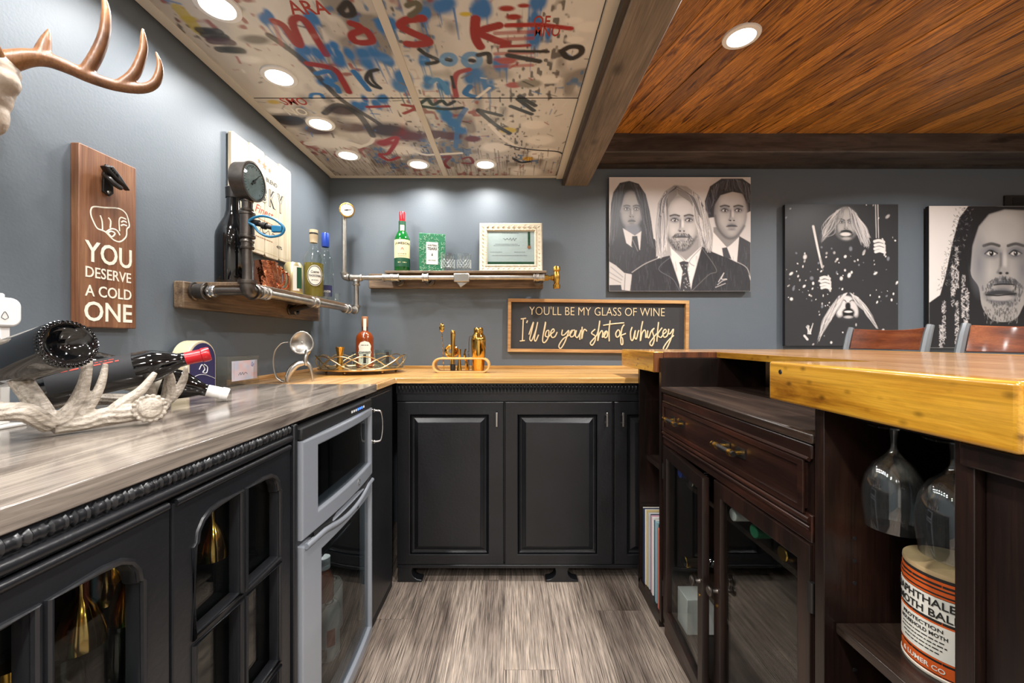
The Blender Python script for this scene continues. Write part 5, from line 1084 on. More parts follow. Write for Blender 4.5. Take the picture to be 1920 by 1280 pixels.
# ================================================================ CANVASES ON THE BACK WALL
def canvas(label, px0, py0, px1, py1, paint, cyf=YB-.035):
    a = W(px0, py0, cyf); b = W(px1, py1, cyf)
    t = T('canvas_print', label, 'picture', (a.x, YB, b.z), 'canvas portraits on the back wall')
    MB().box(a.x, b.x, cyf+.0006, YB-.012, b.z, a.z).build('stretcher', M['canvas_side'], t, bev=.0015)
    def pl(X, Y):
        u = (X-paint.x0)/(paint.x1-paint.x0); v = (Y-paint.y0)/(paint.y1-paint.y0)
        return a.x+(b.x-a.x)*u, cyf+0*u, a.z+(b.z-a.z)*v
    paint.mesh('print', pl, M['print'], t); return t
def gr(v): v = int(max(0, min(255, v))); return (v, int(v*.965), int(v*.94)) if v > 120 else (v, int(v*1.0), min(255, int(v*1.06)))
def face(P, cx, cy, w, h, tone, yaw=0, beard=0, seed=1, light=1, stern=0, base=True):
    rr = random.Random(seed); px = w/200
    if base: P.ell(cx, cy, w*.5, h*.5, gr(tone*.72), 1, .06)
    if base: P.ell(cx+yaw*w*.05+light*w*.05, cy-h*.03, w*.44, h*.45, gr(tone), .95, .35)
    P.ell(cx+yaw*w*.1, cy-h*.26, w*.34, h*.16, gr(tone*1.1), .8, .6)                                       # forehead
    for s in (-1, 1):
        ex, ey = cx+yaw*w*.10+s*w*.205, cy-h*.055
        P.ell(ex, ey-h*.012, w*.145, h*.062, gr(tone*.62), .75, .8)
        P.ell(ex+s*w*.03, cy+h*.12, w*.11, h*.10, gr(tone*1.08), .6, .9)                                   # cheek
        P.ell(ex, ey, w*.085, h*.022, gr(225), .9, .4); P.ell(ex+yaw*w*.02, ey, w*.036, h*.026, gr(28), 1, .3)
        P.ell(ex+yaw*w*.02-w*.01, ey-h*.008, w*.010, h*.007, gr(240), 1, .5)
        P.stroke([(ex-w*.11, ey+h*.004), (ex-w*.02, ey-h*.03), (ex+w*.10, ey)], 5*px, gr(30), .9)
        P.stroke([(ex-w*.09, ey+h*.012), (ex, ey+h*.03), (ex+w*.09, ey+h*.008)], 2.5*px, gr(80), .7)
        P.stroke([(ex-w*.13, ey-h*(.075-.02*stern*s)), (ex, ey-h*.095), (ex+w*.13, ey-h*(.075+.02*stern*s))], 10*px, gr(45), .85, soft=4*px)
    nx = cx+yaw*w*.15
    P.stroke([(nx-w*.05, cy-h*.05), (nx-w*.055, cy+h*.08), (nx-w*.10, cy+h*.135)], 9*px, gr(tone*.55), .7, soft=7*px)
    P.ell(nx+w*.02, cy+h*.02, w*.035, h*.10, gr(tone*1.18), .8, .8); P.ell(nx, cy+h*.115, w*.075, h*.04, gr(tone*.95), .8, .7)
    P.ell(nx-w*.055, cy+h*.142, w*.032, h*.014, gr(35), .9, .6); P.ell(nx+w*.055, cy+h*.142, w*.03, h*.013, gr(45), .9, .6)
    my = cy+h*.255; mx = cx+yaw*w*.11
    P.ell(mx, my-h*.045, w*.12, h*.03, gr(tone*.7), .5, .9)
    P.ell(mx, my-h*.016, w*.15, h*.022, gr(tone*.55), .9, .4); P.ell(mx, my+h*.024, w*.13, h*.03, gr(tone*.86), .9, .4)
    P.stroke([(mx-w*.16, my+h*.004), (mx-w*.04, my-h*.004), (mx+w*.04, my-h*.004), (mx+w*.16, my)], 5*px, gr(32), .95)
    P.ell(mx, my+h*.065, w*.11, h*.02, gr(tone*.6), .7, .9); P.ell(mx, my+h*.12, w*.12, h*.055, gr(tone*1.02), .6, .9)
    if base: P.stroke([(cx-w*.47, cy+h*.05), (cx-w*.40, cy+h*.27), (cx-w*.18, cy+h*.45), (cx, cy+h*.49), (cx+w*.2, cy+h*.44), (cx+w*.42, cy+h*.25)], 14*px, gr(tone*.45), .6, soft=12*px)
    if beard:
        for k in range(int(260*beard)):
            a = rr.uniform(.12*PI, .88*PI); q = rr.uniform(.52, 1.0)
            x, y = mx+math.cos(a)*w*.40*q, cy+h*.14+math.sin(a)*h*.36*q
            if abs(x-mx) < w*.17 and my-h*.03 < y < my+h*.05: continue
            P.stroke([(x, y), (x+rr.uniform(-2, 2)*px, y+rr.uniform(4, 10)*px)], 3*px, gr(rr.choice([30, 45, 70, 110])), .7)
        for k in range(int(70*beard)):
            x = mx+rr.uniform(-.21, .21)*w; y = my-h*(.075-.035*abs(x-mx)/(.21*w))+rr.uniform(-6, 8)*px; P.stroke([(x, y), (x+(x-mx)*.25+rr.uniform(-3, 3)*px, y+rr.uniform(6, 14)*px)], 3*px, gr(rr.choice([35, 60, 90])), .6)
def strands(P, roots, tips, n, tones, w, seed, bend=.1, alpha=.85):
    rr = random.Random(seed)
    for k in range(n):
        t = rr.random(); m = len(roots)-1; i = min(int(t*m), m-1); f = t*m-i
        lp = lambda A: (A[i][0]+(A[i+1][0]-A[i][0])*f, A[i][1]+(A[i+1][1]-A[i][1])*f)
        a, b = lp(roots), lp(tips); j = lambda q: rr.uniform(-q, q)
        d = math.hypot(b[0]-a[0], b[1]-a[1]); c = ((a[0]+b[0])/2+j(bend)*d, (a[1]+b[1])/2+j(bend)*d*.5); e = rr.uniform(.75, 1.05)
        P.stroke([a, c, (a[0]+(b[0]-a[0])*e+j(.04)*d, a[1]+(b[1]-a[1])*e)], w*rr.uniform(.6, 1.5), gr(rr.choice(tones)), alpha, w2=w*.4)
def suit(P, pts, tone, seed, stripes=60, x0=0, x1=0, y0=0, y1=0):
    P.poly(pts, gr(tone)); rr = random.Random(seed); mask = np.array(pts)
    for k in range(stripes):
        x = rr.uniform(x0, x1); y = rr.uniform(y0, y1); l = rr.uniform(30, 110); a = rr.uniform(-.25, .25)
        P.stroke([(x, y), (x+a*l, y+l)], rr.uniform(2.5, 5), gr(tone+rr.choice([-20, 22, 40])), .45)
# three men in suits
P = Paint(62, 58, 1483, 1205, 286, 231, gr(205))
lay3 = P.noise(6, 5); P.mix((slice(None), slice(None)), (lay3-.5)*.8, gr(228))
P.poly([(265, 95), (170, 115), (105, 210), (80, 330), (72, 600), (62, 760), (62, 1205), (300, 1205), (520, 800), (505, 640), (470, 400), (430, 230), (360, 125)], gr(62), curve=False)
face(P, 285, 400, 235, 400, 150, .15, 0, 2, -.4)
P.poly([(265, 110), (180, 180), (160, 430), (185, 330), (212, 225), (268, 165)], gr(60)); P.poly([(262, 110), (375, 190), (408, 430), (380, 320), (335, 220), (268, 165)], gr(60)); P.ell(300, 590, 80, 60, gr(120), .9, .4); P.poly([(200, 570), (235, 720), (290, 760), (372, 790), (386, 600), (320, 645)], gr(205))
P.poly([(295, 650), (345, 648), (372, 830), (340, 845), (285, 745)], gr(60)); P.stroke([(300, 690), (350, 800)], 8, gr(150), .5)
suit(P, [(72, 720), (190, 640), (240, 740), (330, 850), (380, 780), (390, 640), (520, 680), (570, 780), (540, 900), (300, 1010), (190, 1030), (62, 920)], 58, 4, 40, 90, 520, 760, 960)
strands(P, [(255, 105), (165, 150), (110, 260)], [(170, 330), (110, 680), (70, 760)], 120, [45, 58, 75, 95], 5, 11, .05); strands(P, [(275, 105), (370, 150), (425, 260)], [(400, 330), (460, 720), (505, 760)], 120, [45, 58, 80, 110], 5, 12, .05)
P.poly([(62, 905), (130, 945), (215, 1020), (292, 1035), (272, 1200), (190, 1190), (182, 1140), (62, 1142)], gr(190)); P.stroke([(80, 960), (200, 1060)], 10, gr(120), .6); P.stroke([(62, 1010), (190, 1090)], 10, gr(120), .6); P.stroke([(62, 1060), (180, 1120)], 10, gr(125), .6); P.stroke([(225, 1030), (215, 1195)], 8, gr(90), .8)
P.poly([(1040, 470), (1022, 300), (1075, 150), (1190, 72), (1400, 72), (1483, 130), (1483, 400), (1440, 420)], gr(60))
P.poly([(1110, 560), (1110, 640), (1230, 770), (1370, 690), (1380, 560)], gr(140))
face(P, 1280, 420, 330, 520, 178, .35, 0, 5, .6)
P.poly([(1112, 350), (1120, 200), (1250, 140), (1420, 160), (1445, 330), (1405, 225), (1300, 205), (1180, 240)], gr(58)); strands(P, [(1230, 90), (1120, 140), (1050, 260)], [(1160, 230), (1100, 330), (1060, 480)], 150, [35, 50, 75, 120], 6, 13, .12); strands(P, [(1230, 85), (1330, 80), (1460, 130)], [(1180, 215), (1380, 190), (1478, 330)], 150, [35, 50, 70, 115], 6, 14, .12)
P.poly([(1108, 610), (1085, 790), (1160, 835), (1345, 925), (1370, 655), (1250, 770)], gr(222)); P.poly([(1195, 770), (1245, 762), (1290, 880), (1210, 870)], gr(70))
suit(P, [(1368, 650), (1483, 715), (1483, 1060), (1345, 925)], 66, 6, 26, 1380, 1480, 700, 960)
P.poly([(720, 135), (620, 200), (552, 320), (525, 600), (535, 850), (660, 860), (760, 800), (1000, 770), (1095, 815), (1105, 640), (1050, 420), (960, 240), (840, 150)], gr(165))
P.poly([(700, 700), (690, 780), (830, 900), (960, 780), (960, 680)], gr(150))
face(P, 790, 520, 350, 560, 190, .08, .8, 7, .4)
P.poly([(740, 145), (640, 225), (590, 430), (640, 410), (680, 310), (745, 235)], gr(140)); P.poly([(735, 145), (900, 235), (990, 480), (935, 400), (870, 305), (755, 230)], gr(140))
P.poly([(675, 755), (690, 870), (780, 1130), (885, 1120), (992, 750), (835, 895)], gr(222)); P.stroke([(690, 770), (820, 900), (775, 920)], 8, gr(120), .8); P.stroke([(985, 770), (870, 900), (915, 950)], 8, gr(120), .8)
P.poly([(765, 915), (805, 900), (862, 910), (850, 990), (888, 1205), (770, 1205), (800, 1000)], gr(62))
for k in range(26): P.ell(random.uniform(785, 875), random.uniform(930, 1200), 5, 7, gr(170), .7, .4)
suit(P, [(292, 1205), (290, 1015), (400, 940), (565, 868), (672, 845), (770, 1140), (775, 1205)], 52, 8, 90, 310, 740, 880, 1200)
suit(P, [(882, 1205), (900, 1100), (995, 755), (1100, 810), (1300, 890), (1440, 965), (1483, 1100), (1483, 1205)], 52, 9, 130, 930, 1470, 830, 1200)
P.stroke([(680, 860), (560, 980), (700, 1080), (770, 1200)], 5, gr(120), .7); P.stroke([(995, 770), (1140, 990), (1060, 1040), (890, 1205)], 5, gr(130), .7); P.stroke([(292, 1015), (420, 930), (565, 868)], 7, gr(190), .8); P.stroke([(1300, 890), (1440, 965), (1483, 1090)], 7, gr(190), .8)
strands(P, [(640, 200), (600, 260), (570, 330)], [(625, 760), (600, 850), (540, 850)], 190, [55, 120, 190, 225, 235], 6, 15, .06); strands(P, [(900, 200), (960, 260), (1020, 380)], [(985, 700), (1040, 790), (1095, 800)], 190, [55, 120, 190, 225, 235], 6, 16, .06)
for k in range(90):
    u = random.random(); P.stroke([(735+random.uniform(-30, 10), 150+20*u), (650-60*u, 240+40*u), (610-40*u, 400+60*u)], 6, gr(random.choice([40, 70, 120, 205])), .9, w2=3)
    P.stroke([(735+random.uniform(-20, 30), 150+20*u), (860+60*u, 230+30*u), (955+40*u, 420+60*u)], 6, gr(random.choice([40, 70, 120, 205])), .9, w2=3)
P.stroke([(1160, 1110), (1215, 1020), (1190, 1080), (1240, 1080)], 5, gr(235)); P.stroke([(1150, 1140), (1200, 1100), (1245, 1085)], 4, gr(235)); P.stroke([(1130, 1165), (1230, 1125)], 4, gr(225))
canvas('wide black and white canvas of three long haired men in suits and ties', 1142, 332, 1407.5, 546, P)
# drummer in the dark
P = Paint(55, 58, 990, 1228, 230, 288, gr(46)); r5 = random.Random(21)
for k in range(120):
    x, y = r5.uniform(60, 985), r5.uniform(60, 1220)
    if k < 80 and not (450 < y < 850): y = r5.uniform(450, 900)
    s_ = r5.choice([4, 5, 7, 9, 14]); P.ell(x, y, s_*r5.uniform(.6, 1.1), s_*r5.uniform(.8, 1.6), gr(r5.choice([120, 180, 225, 235])), .9, .6, r5.uniform(0, 1))
P.stroke([(288, 240), (325, 420), (362, 580)], 20, gr(235), w2=14); P.stroke([(345, 500), (370, 605)], 5, gr(130))
for x in (803, 822): P.stroke([(x, 60), (x+6, 335)], 7, gr(215), w2=5)
def hand(x, y, s):
    for k, (dx, dy) in enumerate(((0, 0), (4, 30), (2, 58), (8, 82))): P.stroke([(x+dx*s, y+dy*s), (x+(dx+34)*s, y+(dy-8)*s), (x+(dx+72)*s, y+(dy+4)*s)], 22*s, gr(228), .95, soft=5); P.stroke([(x+dx*s, y+(dy+14)*s), (x+(dx+66)*s, y+(dy+14)*s)], 4*s, gr(50), .9)
    P.stroke([(x+62*s, y-20*s), (x+80*s, y+40*s), (x+78*s, y+108*s)], 12*s, gr(215), .9, soft=5)
hand(350, 668, 1.0); hand(795, 365, 1.05)
P.ell(560, 220, 100, 125, gr(150), .9, .4); P.ell(545, 140, 62, 50, gr(205), .8, .5)
face(P, 560, 220, 175, 270, 170, 0, .5, 22, 0, 1); P.ell(560, 300, 55, 34, gr(30), .9, .3); P.ell(555, 305, 44, 16, gr(225), .9, .4); P.ell(562, 340, 40, 14, gr(170), .7, .5)
strands(P, [(560, 80), (480, 110), (470, 180)], [(440, 260), (360, 350), (350, 380)], 60, [90, 160, 215, 235], 4, 23, .25); strands(P, [(580, 80), (640, 130), (660, 180)], [(690, 380), (740, 430), (760, 320)], 110, [60, 120, 200, 230], 4, 24, .12)
P.ell(575, 900, 110, 110, gr(60), .9, .4); P.ell(520, 920, 36, 70, gr(215), .9, .4, .3); P.ell(625, 920, 30, 70, gr(205), .9, .4, -.3); P.ell(560, 845, 55, 30, gr(215), .9, .4); P.ell(575, 900, 22, 30, gr(30), 1, .4)
P.ell(578, 955, 52, 40, gr(25), .95, .3); P.ell(578, 946, 34, 9, gr(225), .9, .4); P.ell(578, 990, 36, 12, gr(190), .8, .6); P.stroke([(515, 862), (545, 850), (560, 866)], 7, gr(40)); P.stroke([(590, 862), (610, 850), (640, 864)], 7, gr(40))
strands(P, [(570, 790), (500, 820), (460, 880)], [(400, 1010), (350, 1120), (320, 1200)], 120, [70, 130, 210, 235], 5, 25, .10); strands(P, [(590, 790), (660, 830), (700, 900)], [(720, 940), (780, 1010), (820, 1090)], 120, [70, 130, 210, 235], 5, 26, .10)
for k in range(8): P.stroke([(255+r5.uniform(-15, 15), 1130), (250+k*8-20, 1080+r5.uniform(-40, 20))], 5, gr(225))
P.stroke([(215, 1145), (240, 1175)], 18, gr(215))
canvas('dark canvas of a long haired drummer holding up two sticks', 1472, 383, 1684, 648, P)
# close portrait
P = Paint(215, 150, 1100, 1250, 236, 290, gr(218))
P.poly([(520, 150), (450, 240), (400, 420), (340, 700), (300, 840), (215, 900), (215, 1250), (1100, 1250), (1100, 150)], gr(34))
P.poly([(560, 420), (640, 220), (760, 150), (1000, 150), (1100, 300), (1100, 700), (960, 900), (880, 1030), (720, 1040), (630, 940), (600, 780), (540, 680), (545, 520)], gr(168), curve=True)
P.ell(800, 270, 130, 80, gr(200), .7, .7)
face(P, 790, 560, 460, 780, 172, .06, .9, 31, .3, 0, False); P.ell(600, 600, 60, 200, gr(120), .5, .9); P.ell(940, 640, 60, 160, gr(110), .5, .9); P.ell(770, 850, 120, 60, gr(95), .8, .5); P.ell(770, 830, 120, 26, gr(60), .9, .4); P.ell(775, 862, 100, 24, gr(175), .9, .5); P.stroke([(655, 838), (740, 845), (800, 840), (890, 830)], 9, gr(22))
P.poly([(540, 150), (1100, 150), (1100, 225), (960, 185), (800, 178), (680, 215), (600, 310), (552, 460), (535, 640), (490, 500)], gr(36), soft=14)
for k in range(160):
    x, y = random.uniform(640, 900), random.uniform(930, 1050); P.stroke([(x, y), (x+random.uniform(-6, 6), y+random.uniform(10, 26))], 4, gr(random.choice([25, 40, 70, 150])), .8)
r6 = random.Random(33)
for x, yb in ((430, 480), (480, 700), (330, 900), (430, 900), (510, 800), (310, 1080), (500, 1050), (400, 620)):
    for k in range(90):
        yy = yb+r6.uniform(-20, 300); P.stroke([(x+r6.uniform(-16, 16), yy), (x+r6.uniform(-16, 16), yy+r6.uniform(6, 22))], r6.uniform(3, 6), gr(r6.choice([90, 150, 215, 230])), .8)
for k in range(260):
    t_ = r6.random(); x = 480-160*t_+r6.uniform(-50, 90); y = 160+640*t_; a = r6.uniform(0, 2*PI); P.stroke([(x, y), (x+14*math.cos(a), y+14*math.sin(a))], 4, gr(r6.choice([25, 40, 80, 130])), .8)
canvas('black and white close portrait canvas of a bearded man, behind the right stool', 1742, 386, 1956, 652, P)
vt = T('wall_vent', 'dark louvred vent on the wall above the right portrait', 'vent', (3.05, YB, 1.85))
MB().box(2.93, 3.25, YB-.010, YB-.001, 1.872, 1.935).build('plate', M['ink'], vt, bev=.002)
for k in range(4): MB().box(2.975, 3.21, YB-.0135, YB-.0102, 1.882+k*.011, 1.887+k*.011).build('slat', M['canvas_side'], vt)
# ================================================================ STOOLS
def stool(loc, label):
    t = T('bar_stool', label, 'stool', (0, 0, 0), 'wooden backed bar stools')
    hw = .20
    def bx(y, z): return .185+.05*max(0, z-.75)/.39*1.0-.035*(1-(y/hw)**2)*0+(.045*(1-(y/hw)**2))     # back curves away from the sitter
    for s in (-1, 1):
        MB().tube([(.16, s*hw, .70), (.185, s*hw, .86), (.235, s*hw, 1.10), (.247, s*hw, 1.143)], [.016, .016, .015, .013], 8).build('back_post', M['stoolmetal'], t)
        for x in (-.17, .17): MB().tube([(x*1.25, s*.20, 0), (x, s*.165, .70)], .014, 8).build('leg', M['stoolmetal'], t)
    q = MB(); vv = []; ff = []; n = 14
    for i in range(n+1):
        y = -hw+.012+(2*hw-.024)*i/n; cv = .045*(1-(y/hw)**2)
        for z in (1.035, 1.138):
            b0 = .185+(z-.86)*.21+cv; zz = z-(.012*(1-(y/hw)**2) if z > 1.1 else 0)
            vv += [(b0, y, zz), (b0+.014, y, zz)]
    for i in range(n):
        b = 4*i; ff += [(b, b+4, b+6, b+2), (b+1, b+3, b+7, b+5), (b, b+1, b+5, b+4), (b+2, b+6, b+7, b+3)]
    q.add(vv, ff+[(0, 2, 3, 1), (4*n, 4*n+1, 4*n+3, 4*n+2)]).build('backrest', M['stoolwood'], t, bev=.003)
    for z in (1.022, .90): MB().tube([(.185+(z-.86)*.21+.006+.045*(1-(y/hw)**2), y, z) for y in np.linspace(-hw, hw, 12)], .010, 8).build('back_rail', M['stoolmetal'], t)
    MB().box(-.20, .20, -.20, .20, .705, .745).build('seat', M['stoolwood'], t, bev=.012)
    for z, a in ((.28, .195),):
        for s in (-1, 1): MB().tube([(-.2, s*.185, z), (.2, s*.185, z)], .010, 8).build('stretcher', M['stoolmetal'], t); MB().tube([(s*.198, -.185, z), (s*.198, .185, z)], .010, 8).build('stretcher', M['stoolmetal'], t)
    t.location = loc; return t
stool((1.515, 1.92, 0), 'bar stool with a curved wooden back in front of the drummer canvas'); stool((1.515, 1.385, 0), 'bar stool with a curved wooden back at the right edge of the picture')
# ================================================================ DEER SKULL WITH ANTLERS ON THE LEFT WALL
def remesh(o, vox, it=6, fac=.5):
    r_ = o.modifiers.new('remesh', 'REMESH'); r_.mode = 'VOXEL'; r_.voxel_size = vox; r_.use_smooth_shade = True
    s_ = o.modifiers.new('smooth', 'SMOOTH'); s_.iterations = it; s_.factor = fac; return o
def A(px, py): return W(px, py, .82+.14*px/300)
ds = T('deer_skull', 'pale deer skull with a brown antler mounted high on the left wall', 'skull', (-1.05, .8, 1.6))
def limb(q, pts, rs, n=5):
    P = [tuple(A(*p)) for p in pts]; S = spline(P, n); R_ = np.interp(np.linspace(0, len(pts)-1, len(S)), range(len(pts)), [r*.86/F*1.0 for r in rs]); q.tube(S, list(R_), 12)
q = MB()
limb(q, [(2, 118), (19, 114), (56, 108), (90, 112), (131, 128), (169, 145), (216, 160), (262, 166), (288, 158), (299, 136), (298, 114), (291, 95)], [19, 18, 15, 13.5, 12, 11.5, 11, 10, 9, 7.5, 5, 1.5])
limb(q, [(78, 110), (82, 90), (87, 72), (92, 54)], [14, 11, 7.5, 2]); limb(q, [(158, 140), (180, 105), (195, 66), (199, 28), (196, 2), (192, -16)], [12, 11, 9.5, 8, 5.5, 2]); limb(q, [(226, 160), (252, 138), (268, 98), (269, 72), (267, 52)], [11, 10, 8, 6, 2])
limb(q, [(-70, 120), (-30, 116), (6, 118)], [14, 16, 19])
remesh(q.build('antler', M['antler'], ds), .003, 4)
ys0 = A(-18, 125).y
q2 = MB().join(q).xf(lambda p: Vector((p.x, ys0-1.55*(p.y-ys0), p.z))); remesh(q2.build('antler', M['antler'], ds), .003, 4)
q = MB(); c0 = A(-8, 128)
q.ell(A(-18, 125), (.036, .045, .030)).ell(A(-12, 150), (.040, .035, .032)).ell(A(-3, 183), (.020, .022, .034)).ell(A(-12, 215), (.022, .022, .042)).ell(A(6, 120), (.022, .022, .026)).ell(A(10, 176), (.013, .016, .014)).ell(A(-2, 205), (.010, .014, .022)).ell(A(-30, 165), (.035, .03, .05))
q.tube([A(14, 108), A(22, 122), A(16, 138)], [.012, .014, .010], 10).tube([A(12, 148), A(15, 165), A(8, 190), A(0, 215)], [.010, .009, .008, .006], 10)
remesh(q.build('skull', M['skull'], ds), .0035, 3)
MB().ell(A(9, 196), (.006, .010, .012), 12).build('nasal_cavity', M['endgrain'], ds)
MB().cyl((XL+.001, A(-18, 130).y, A(-18, 130).z), (A(-18, 130).x, A(-18, 130).y, A(-18, 130).z), .02, 14).build('wall_mount', M['skull'], ds)
# ================================================================ ANTLER WINE RACK AND BOTTLES
ar = T('antler_wine_rack', 'grey bone antler wine rack standing on the grey counter', 'wine rack', (-.78, .8, ZT))
def B(px, py, Y): return W(px, py, Y)
def ridged(q, S, R_):                                  # tapered limb with lengthwise grooves
    n0 = len(q.v); seg = 36; q.tube(S, [v*.9 for v in R_], seg); n = len(S)
    for i in range(n):
        c = Vector(S[i])
        for k in range(seg):
            p = Vector(q.v[n0+i*seg+k]); q.v[n0+i*seg+k] = tuple(c+(p-c)*(1+(.10 if R_[i] > .0105 else .03)*math.sin(9*2*PI*k/seg+1.3*math.sin(i*.9))))
def lim2(q, pts, rs, n=5):
    P = [tuple(B(*p)) for p in pts]; S = spline(P, n); R_ = np.interp(np.linspace(0, len(pts)-1, len(S)), range(len(pts)), rs); ridged(q, S, list(R_))
q = MB()
lim2(q, [(100, 806, .705), (70, 763, .705), (35, 714, .70), (0, 668, .69), (-40, 620, .68)], [.014, .016, .0155, .014, .012])
lim2(q, [(100, 806, .705), (122, 786, .72), (142, 765, .735), (157, 725, .745), (164, 690, .75), (167, 662, .755)], [.012, .016, .0145, .010, .008, .004])
lim2(q, [(150, 783, .735), (172, 758, .75), (190, 722, .765), (198, 686, .775)], [.011, .0095, .0075, .0045])
lim2(q, [(205, 780, .765), (235, 757, .79), (265, 735, .81), (291, 702, .83)], [.013, .012, .0095, .005])
lim2(q, [(98, 808, .705), (150, 795, .735), (210, 783, .77), (262, 775, .80), (284, 771, .812)], [.011, .017, .0185, .0185, .018])
lim2(q, [(-40, 770, .64), (0, 776, .65), (50, 778, .67), (95, 803, .70)], [.016, .016, .016, .014])
remesh(q.build('front_antler', M['bone'], ar), .0017, 2)
rc_ = B(281, 769, .80); q = MB(); rn = Vector((.70, -.62, .12)).normalized(); rm = zto(rn)
q.lathe([(0, -.014), (.018, -.014), (.022, -.004), (.022, .003), (.0185, .006), (.0185, .009), (.017, .012), (.010, .014), (0, .0145)], rc_, rn, 28)
for k in range(17): a = 2*PI*k/17; q.ell(rc_+rm @ Vector((.0235*math.cos(a), .0235*math.sin(a), .002)), .0046, 8)
remesh(q.build('rosette', M['bone'], ar), .0012, 1)
q = MB()
lim2(q, [(255, 752, .98), (290, 762, 1.0), (312, 752, 1.0), (318, 720, .99), (316, 700, .985)], [.015, .015, .016, .013, .008])
lim2(q, [(318, 752, 1.0), (333, 735, 1.01), (345, 712, 1.02), (349, 690, 1.02)], [.012, .011, .009, .004]); lim2(q, [(250, 752, .98), (180, 752, .95), (90, 760, .92)], [.014, .014, .014]); lim2(q, [(288, 762, 1.0), (282, 720, .99), (296, 690, .98), (298, 668, .98)], [.012, .010, .007, .004])
lim2(q, [(312, 757, 1.0), (300, 772, .93), (292, 780, .85)], [.012, .012, .012])
remesh(q.build('rear_antler', M['bone'], ar), .002, 2)
ar.location.z += .004
prof_b = [(0, .022), (.010, .018), (.022, .007), (.027, .001), (.031, 0), (.0355, .004), (.0375, .012), (.0375, .185), (.035, .2), (.026, .222), (.0165, .24), (.0148, .258), (.0148, .285), (.0165, .286), (.0165, .297), (.012, .3), (0, .3)]
def wine(label, base, tip, capm, capw=.075, lab=None, knurl=False, k=1.0):
    base = Vector(base); ax = (Vector(tip)-base).normalized(); t = T('wine_bottle', label, 'bottle', base, 'bottles in the antler rack')
    MB().lathe([(r*k, h) for r, h in prof_b], base, ax, 40).build('glass', M['winebottle'], t)
    MB().lathe([(.0155*k, .3-capw), (.0152*k, .3-capw+.002), (.0155*k, .284), (.0172*k, .286), (.0172*k, .298), (.0155*k, .3015), (0, .302)], base, ax, 28).build('capsule', M[capm], t)
    m3 = zto(ax)
    if lab:
        a0, hw_, z0, z1, mm = lab; v = MB(); patch((0, 0, 0), .0377*k, a0, hw_, z0, z1, .0005, 18).xf(lambda p: base+m3 @ p).build('label', M[mm], t)
    if knurl:
        q = MB()
        for j in range(44): a = 2*PI*j/44; q.ell(base+m3 @ Vector((.0328*k*math.cos(a), .0328*k*math.sin(a), .0012)), (.0022, .0030, .0020), 6, m3 @ Matrix.Rotation(a+.5, 3, 'Z'))
        for j in range(44): a = 2*PI*(j+.5)/44; q.ell(base+m3 @ Vector((.0362*k*math.cos(a), .0362*k*math.sin(a), .0055)), (.0018, .0022, .0026), 6, m3 @ Matrix.Rotation(a+.5, 3, 'Z'))
        tag(q.build('knurled_ring', M['winebottle'], t), kind='stuff')
    return t, base, ax, m3
b1 = Vector((-.712, .665, 1.074)); wine('black wine bottle lying base first towards the camera on top of the antler rack', b1, b1+Vector((-.93, .28, -.20)), 'ink', .075, (1.0, 1.0, .06, .17, 'canvas_side'), True, 1.06)
t2, bb, ax, m3 = wine('black wine bottle with a red capsule lying in the antler rack', (-.972, .835, .975), (-.728, 1.0, 1.047), 'red', .062, (-1.9, 1.3, .03, .165, 'canvas_side'))
for zz, aa, w, h in ((.10, -1.75, .09, .006), (.10, -1.95, .075, .004), (.06, -2.15, .03, .008)):
    dashes(w, h).xf(lambda p, aa=aa, zz=zz: bb+m3 @ Vector(((.0384+p.z)*math.cos(aa-p.y/.0384), (.0384+p.z)*math.sin(aa-p.y/.0384), zz+p.x))).build('small_print', M['redink'], t2, smooth=0)
wine('wine bottle with a white capsule pointing down at the counter', (-1.008, .962, 1.022), (-.774, 1.105, .936), 'white', .06, (.6, 2.2, .02, .16, 'paper'))
# ================================================================ MORE ON THE LEFT COUNTER
dv = T('chime_device', 'white rounded plastic device with a bell icon at the left edge', 'device', (-1.0, .80, ZT))
def rrect(x0, x1, y0, y1, r, n=6):
    P = []
    for cx_, cy_, a0 in ((x1-r, y0+r, -90), (x1-r, y1-r, 0), (x0+r, y1-r, 90), (x0+r, y0+r, 180)):
        P += [(cx_+r*math.cos(R(a0+90*k/n)), cy_+r*math.sin(R(a0+90*k/n))) for k in range(n+1)]
    return P
dX = -.95; f1 = onX(42, 560, dX); f2 = onX(42, 613, dX); zt_, zb_ = f1.z, f2.z; ye = f1.y; yw = .056
MB().prism(rrect(ye-yw, ye, zb_, zt_, .016), 'yz', dX-.035, dX).build('body', M['white'], dv, bev=.004)
MB().prism(rrect(ye-yw+.012, ye-.022, zt_-.004, zt_+.008, .004), 'yz', dX-.028, dX-.006).build('top_button', M['white'], dv, bev=.002)
MB().box(dX-.026, dX-.008, ye-.030, ye-.012, ZT+.006, zb_+.002).build('stem', M['white'], dv, bev=.003); MB().box(dX-.045, dX+.01, ye-yw, ye, ZT, ZT+.006).build('foot', M['white'], dv, bev=.002)
bc_ = onX(9, 592, dX)
MB().tube([(dX+.0003, bc_.y+x*.8, bc_.z+z*.8) for x, z in spline([(-.0065, -.004), (-.0055, .001), (-.002, .008), (0, .010), (.002, .008), (.0055, .001), (.0065, -.004), (.003, -.0065), (0, -.0085), (-.003, -.0065)], 3, True)], .0005, 5, True).build('bell_icon', M['ink'], dv)
